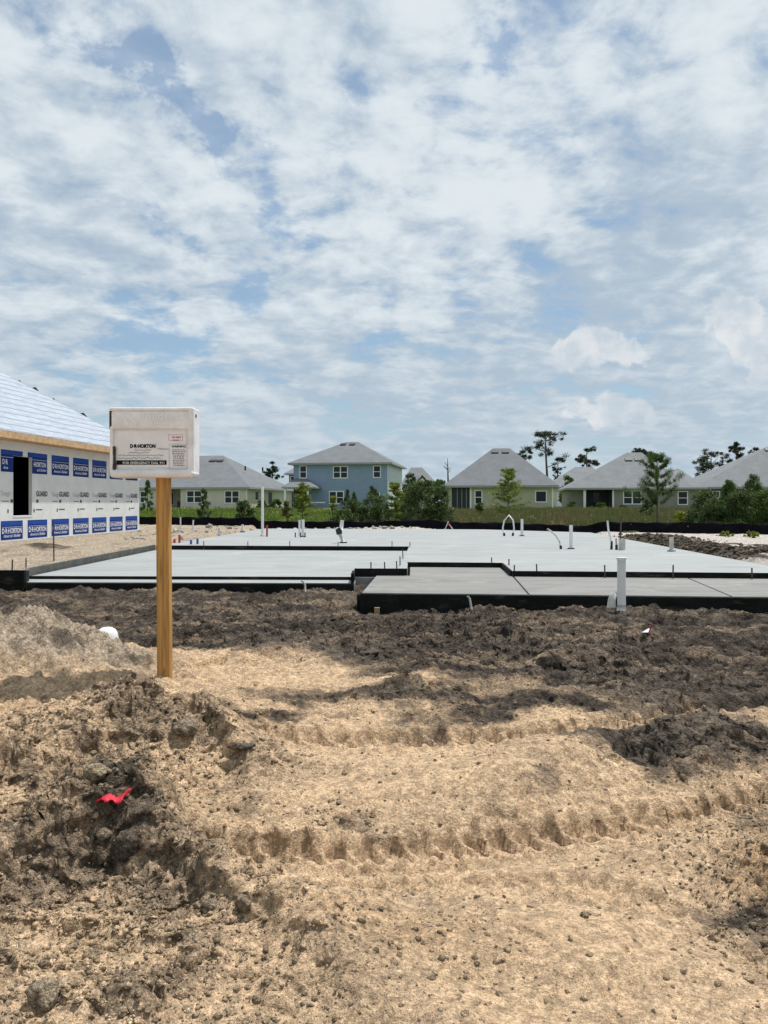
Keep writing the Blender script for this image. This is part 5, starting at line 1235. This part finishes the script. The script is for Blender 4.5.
tree('bush', 'dense dark bush just left of the sage house porch', 'bush', 437, 484, 34, 39, 'bush', 'dark', dbg, 46, 2.2)
tree('bush', 'tall dark bush behind the yellowish sapling', 'bush', 407, 483, 28, 42, 'bush', 'dark', dbg, 47, 1.8)
tree('pine_sapling', 'young pine with open whorled branches before the porch house', 'pine tree', 657, 452, 44, 35, 'youngpine', 'pine', None, 50, 1.3)
tree('bush', 'bright yellow-green bush at the foot of the young pine', 'bush', 683, 512, 26, 34, 'bush', 'yellow', None, 51)
tree('bush', 'low dark bush behind the young pine\'s trunk', 'bush', 646, 503, 20, 48, 'bush', 'dark', None, 52, .8)
rbg = 'bushes and young pines at the right'
tree('bush', 'dark bush, leftmost of the thicket at the right', 'bush', 706, 490, 38, 33, 'bush', 'dark', rbg, 53, 2.6)
tree('conifer', 'peaked young pine in the left half of the right thicket', 'pine tree', 729, 480, 38, 32, 'conifer', 'pine', rbg, 54, 3.4)
tree('conifer', 'tallest young pine in the right thicket', 'pine tree', 753, 474, 40, 31.5, 'conifer', 'pine', rbg, 55, 3.6)
tree('bush', 'dense dark bush between the two peaked young pines', 'bush', 741, 490, 46, 31, 'bush', 'dark', rbg, 56, 3.4)
tree('bush', 'mid green bush at the right edge of the thicket', 'bush', 768, 489, 40, 30.5, 'bush', 'mid', rbg, 57, 2.8)
tree('bush', 'low bush filling the foot of the left thicket', 'bush', 716, 498, 36, 31.5, 'bush', 'dark', rbg, 58, 2.4)
for px, d_, lb in ((726, 25.8, 'left one of two green weed tufts on the white sand'), (752, 25.0, 'right one of two green weed tufts on the white sand'), (630, 29.0, 'faint weed tuft at the slab\'s far right corner')):
    tree('weed_tuft', lb, 'weeds', px, 531 if px < 700 and 0 else 532, 18, d_, 'bush', 'lime', None, px, .5)
for i, (px, yt, wp, d_, lb) in enumerate(((600, 503, 18, 88, 'low shrub against the porch house column'), (625, 506, 14, 88, 'low shrub under the twin white window'), (572, 502, 14, 86, 'shrub at the left corner of the porch house'), (262, 500, 12, 92, 'shrub by the cream house side wall'), (276, 499, 14, 92, 'larger shrub at the rear of the cream house'), (480, 503, 12, 60, 'small weedy shrub under the sage house window'))):
    tree('shrub', lb, 'shrub', px, yt, wp, d_, 'bush', 'mid', 'shrubs by the houses', 70 + i, .7)

def blades(name, label, N, xr, yr, hmin, hmax, m, wfun, seed):
    rg = np.random.default_rng(seed); Y = yr[0] + (yr[1] - yr[0]) * rg.random(N * 2) ** 1.5; X = (rg.random(N * 2) * (xr[1] - xr[0]) + xr[0]) * Y / yr[0]
    k = rg.random(N * 2) < wfun(X, Y); X, Y = X[k][:N], Y[k][:N]; n = len(X); z, _, _ = terrain(X, Y, False)
    pt = .6 + .8 * ss(-.3, .4, fbm(X * .5, Y * .5, 3, seed)); h = (hmin + (hmax - hmin) * rg.random(n)) * pt; a = rg.random(n) * 6.28; w = .014 + Y * .0004; L = h * .35
    bx_, by_ = np.cos(a) * w, np.sin(a) * w; lx_, ly_ = rg.normal(size=n) * L, rg.normal(size=n) * L
    v = np.stack([np.stack([X - bx_, Y - by_, z - .02], -1), np.stack([X + bx_, Y + by_, z - .02], -1), np.stack([X + lx_, Y + ly_, z + h], -1)], 1).reshape(-1, 3)
    return tag(npmesh(name, v, np.arange(n * 3).reshape(-1, 3), LM[m]), label, None, kind='stuff')
def w_field(X, Y): return (Y > np.interp(X, fx_, fy_) + .3) * (.25 + .75 * ss(-4, 0, X)) * (Y < 80)
blades('tall_weeds', 'brownish tall weeds and rough grass between the silt fence and the houses', 90000, (-9, 24), (25, 80), .08, .34, 'weed', w_field, 41)
def w_lawn(X, Y): return (Y > np.interp(X, fx_, fy_) + .3) * ss(3, -3, X)
blades('lawn_grass', 'bright green grass beyond the fence at the left', 50000, (-22, 3), (34, 75), .04, .14, 'lawn', w_lawn, 42)

# ------------------------------------------------------------------ small litter
y = 6.75; x = (107 - 384) / F * y
zb = P(107, 638, y).z - .03
t = thing('plastic_bucket', 'white plastic bucket half buried behind the left dirt heap', 'bucket', (x, y, zb))
prof = [(.0, .125), (.04, .122), (.07, .105), (.088, .075), (.097, .03), (.10, -.02), (.103, -.36)]
mb = MB(); n = 28; vs = [(r * math.cos(2 * math.pi * k / n), r * math.sin(2 * math.pi * k / n), zz) for r, zz in prof[1:] for k in range(n)] + [(0, 0, .127)]
fs = [(i * n + k, (i + 1) * n + k, (i + 1) * n + (k + 1) % n, i * n + (k + 1) % n) for i in range(len(prof) - 2) for k in range(n)] + [(k, (k + 1) % n, len(vs) - 1) for k in range(n)]
mb.add(vs, fs); mb.build('shell', M['pvc'], t, smooth=True)
MB().tube([(.101 * math.cos(a), .101 * math.sin(a), .02 + .012 * math.sin(a * 3)) for a in [i * .1 - 2.2 for i in range(22)]], .004, 6).build('handle_wire', M['greyink'], t, smooth=True)
x, y, z = rays(112, 806)
t = thing('red_ribbon', 'crumpled red cloth strip lying on the front left dirt heap', 'ribbon', (x, y, z + .012), .35)
rr = random.Random(2); V = []; Fs = []
nn = 16
for i in range(nn + 1):
    tt = i / nn; xx = -.055 + .12 * tt; wv_ = .014 + .018 * math.sin(math.pi * min(1, tt * 1.1)); 
    for j in range(5):
        q = j / 4 - .5; V.append((xx + rr.uniform(-.003, .003), q * wv_ * 2 + .01 * math.sin(i), .006 * math.sin(i * 1.1 + j * 1.9) + .022 * tt * tt + .010 * math.sin(i * .45) + .012))
for i in range(nn):
    for j in range(4): a = i * 5 + j; Fs.append((a, a + 5, a + 6, a + 1))
mb = MB(); mb.add(V, Fs); ro = mb.build('cloth', M['redcloth'], t, smooth=True); md = ro.modifiers.new('t', 'SOLIDIFY'); md.thickness = .003
x, y, z = rays(647, 634)
t = thing('marker_flag', 'small white and red flag scrap lying on dark dirt at right', 'flag', (x, y, z + .01))
mb = MB(); mb.add([(-.05, 0, .005), (.0, -.03, .01), (.03, .01, .045), (.01, .03, .03)], [(0, 1, 2, 3)]); fo = mb.build('flag_cloth', M['pvc'], t); md = fo.modifiers.new('t', 'SOLIDIFY'); md.thickness = .004
MB().tube([(.0, 0, -.03), (.045, .01, .07)], .009, 6).build('flag_wire', M['redcloth'], t)
t = thing('marker_flag', 'crossed white and pink lath beyond the slab before the big dark bush', 'lath', tuple(P(448, 528, 32)))
MB().tube([(-.12, 0, -.05), (.02, 0, .28)], .022, 5).tube([(.2, 0, -.05), (-.02, .05, .26)], .022, 5).build('lath', M['pvc_dirty'], t)
MB().tube([(.0, .0, .12), (.04, .0, .2)], .04, 6).build('pink_tape', M['redcloth'], t)
# a few stones big enough to tell apart
def stone(px, py, r, label, col, sq=(1, 1, .7), seed=0, name='soil_lump'):
    x, y, z = rays(px, py); rg = np.random.default_rng(seed); tv, tf = ico(4); v = tv.copy()
    nz = np.zeros(len(v))
    for k in range(1, 5): q = rg.normal(size=(3, 3)) * k * 1.3; nz += np.prod(np.sin(v @ q + rg.random(3) * 6), axis=1) / k
    pl = rg.normal(size=(7, 3)); pl /= np.linalg.norm(pl, axis=1)[:, None]
    for p in pl: dd = v @ p; v = v - np.clip(dd - .72, 0, None)[:, None] * p * .8
    v = v * (1 + .22 * nz[:, None] + .06 * rg.random((len(v), 1))) * np.array(sq) * r
    o = npmesh(name, v, tf, SOIL, smooth=True, loc=(x, y, z + r * sq[2] * .35))
    ca = o.data.attributes.new('albedo', 'FLOAT_COLOR', 'POINT'); ca.data.foreach_set('color', np.tile(np.array(list(col) + [1], dtype=np.float32), len(v)))
    return tag(o, label, 'soil lump')
stone(95, 778, .042, 'pale sandy block at the left, above the red cloth strip', (.42, .34, .22), (1.1, 1, .8), 1)
stone(242, 748, .05, 'flat dark slab of soil at the right end of the middle heap', (.16, .13, .10), (1.4, .8, .35), 2)
stone(211, 909, .028, 'light rounded lump below the front heap', (.34, .27, .19), (1.2, 1, .8), 3)
stone(585, 917, .014, 'round brownish lump alone on the smooth sand, lower right', (.34, .25, .165), (1.1, 1, .8), 4)
stone(185, 731, .06, 'large smooth grey-tan lump crowning the middle heap', (.30, .24, .17), (1.2, 1, .75), 5)
stone(45, 1000, .045, 'dusty lump at the bottom left corner', (.36, .29, .20), (1, 1, .8), 6)
stone(125, 850, .05, 'dark ragged clod set in the face of the front heap', (.15, .12, .09), (1, .9, .95), 7)
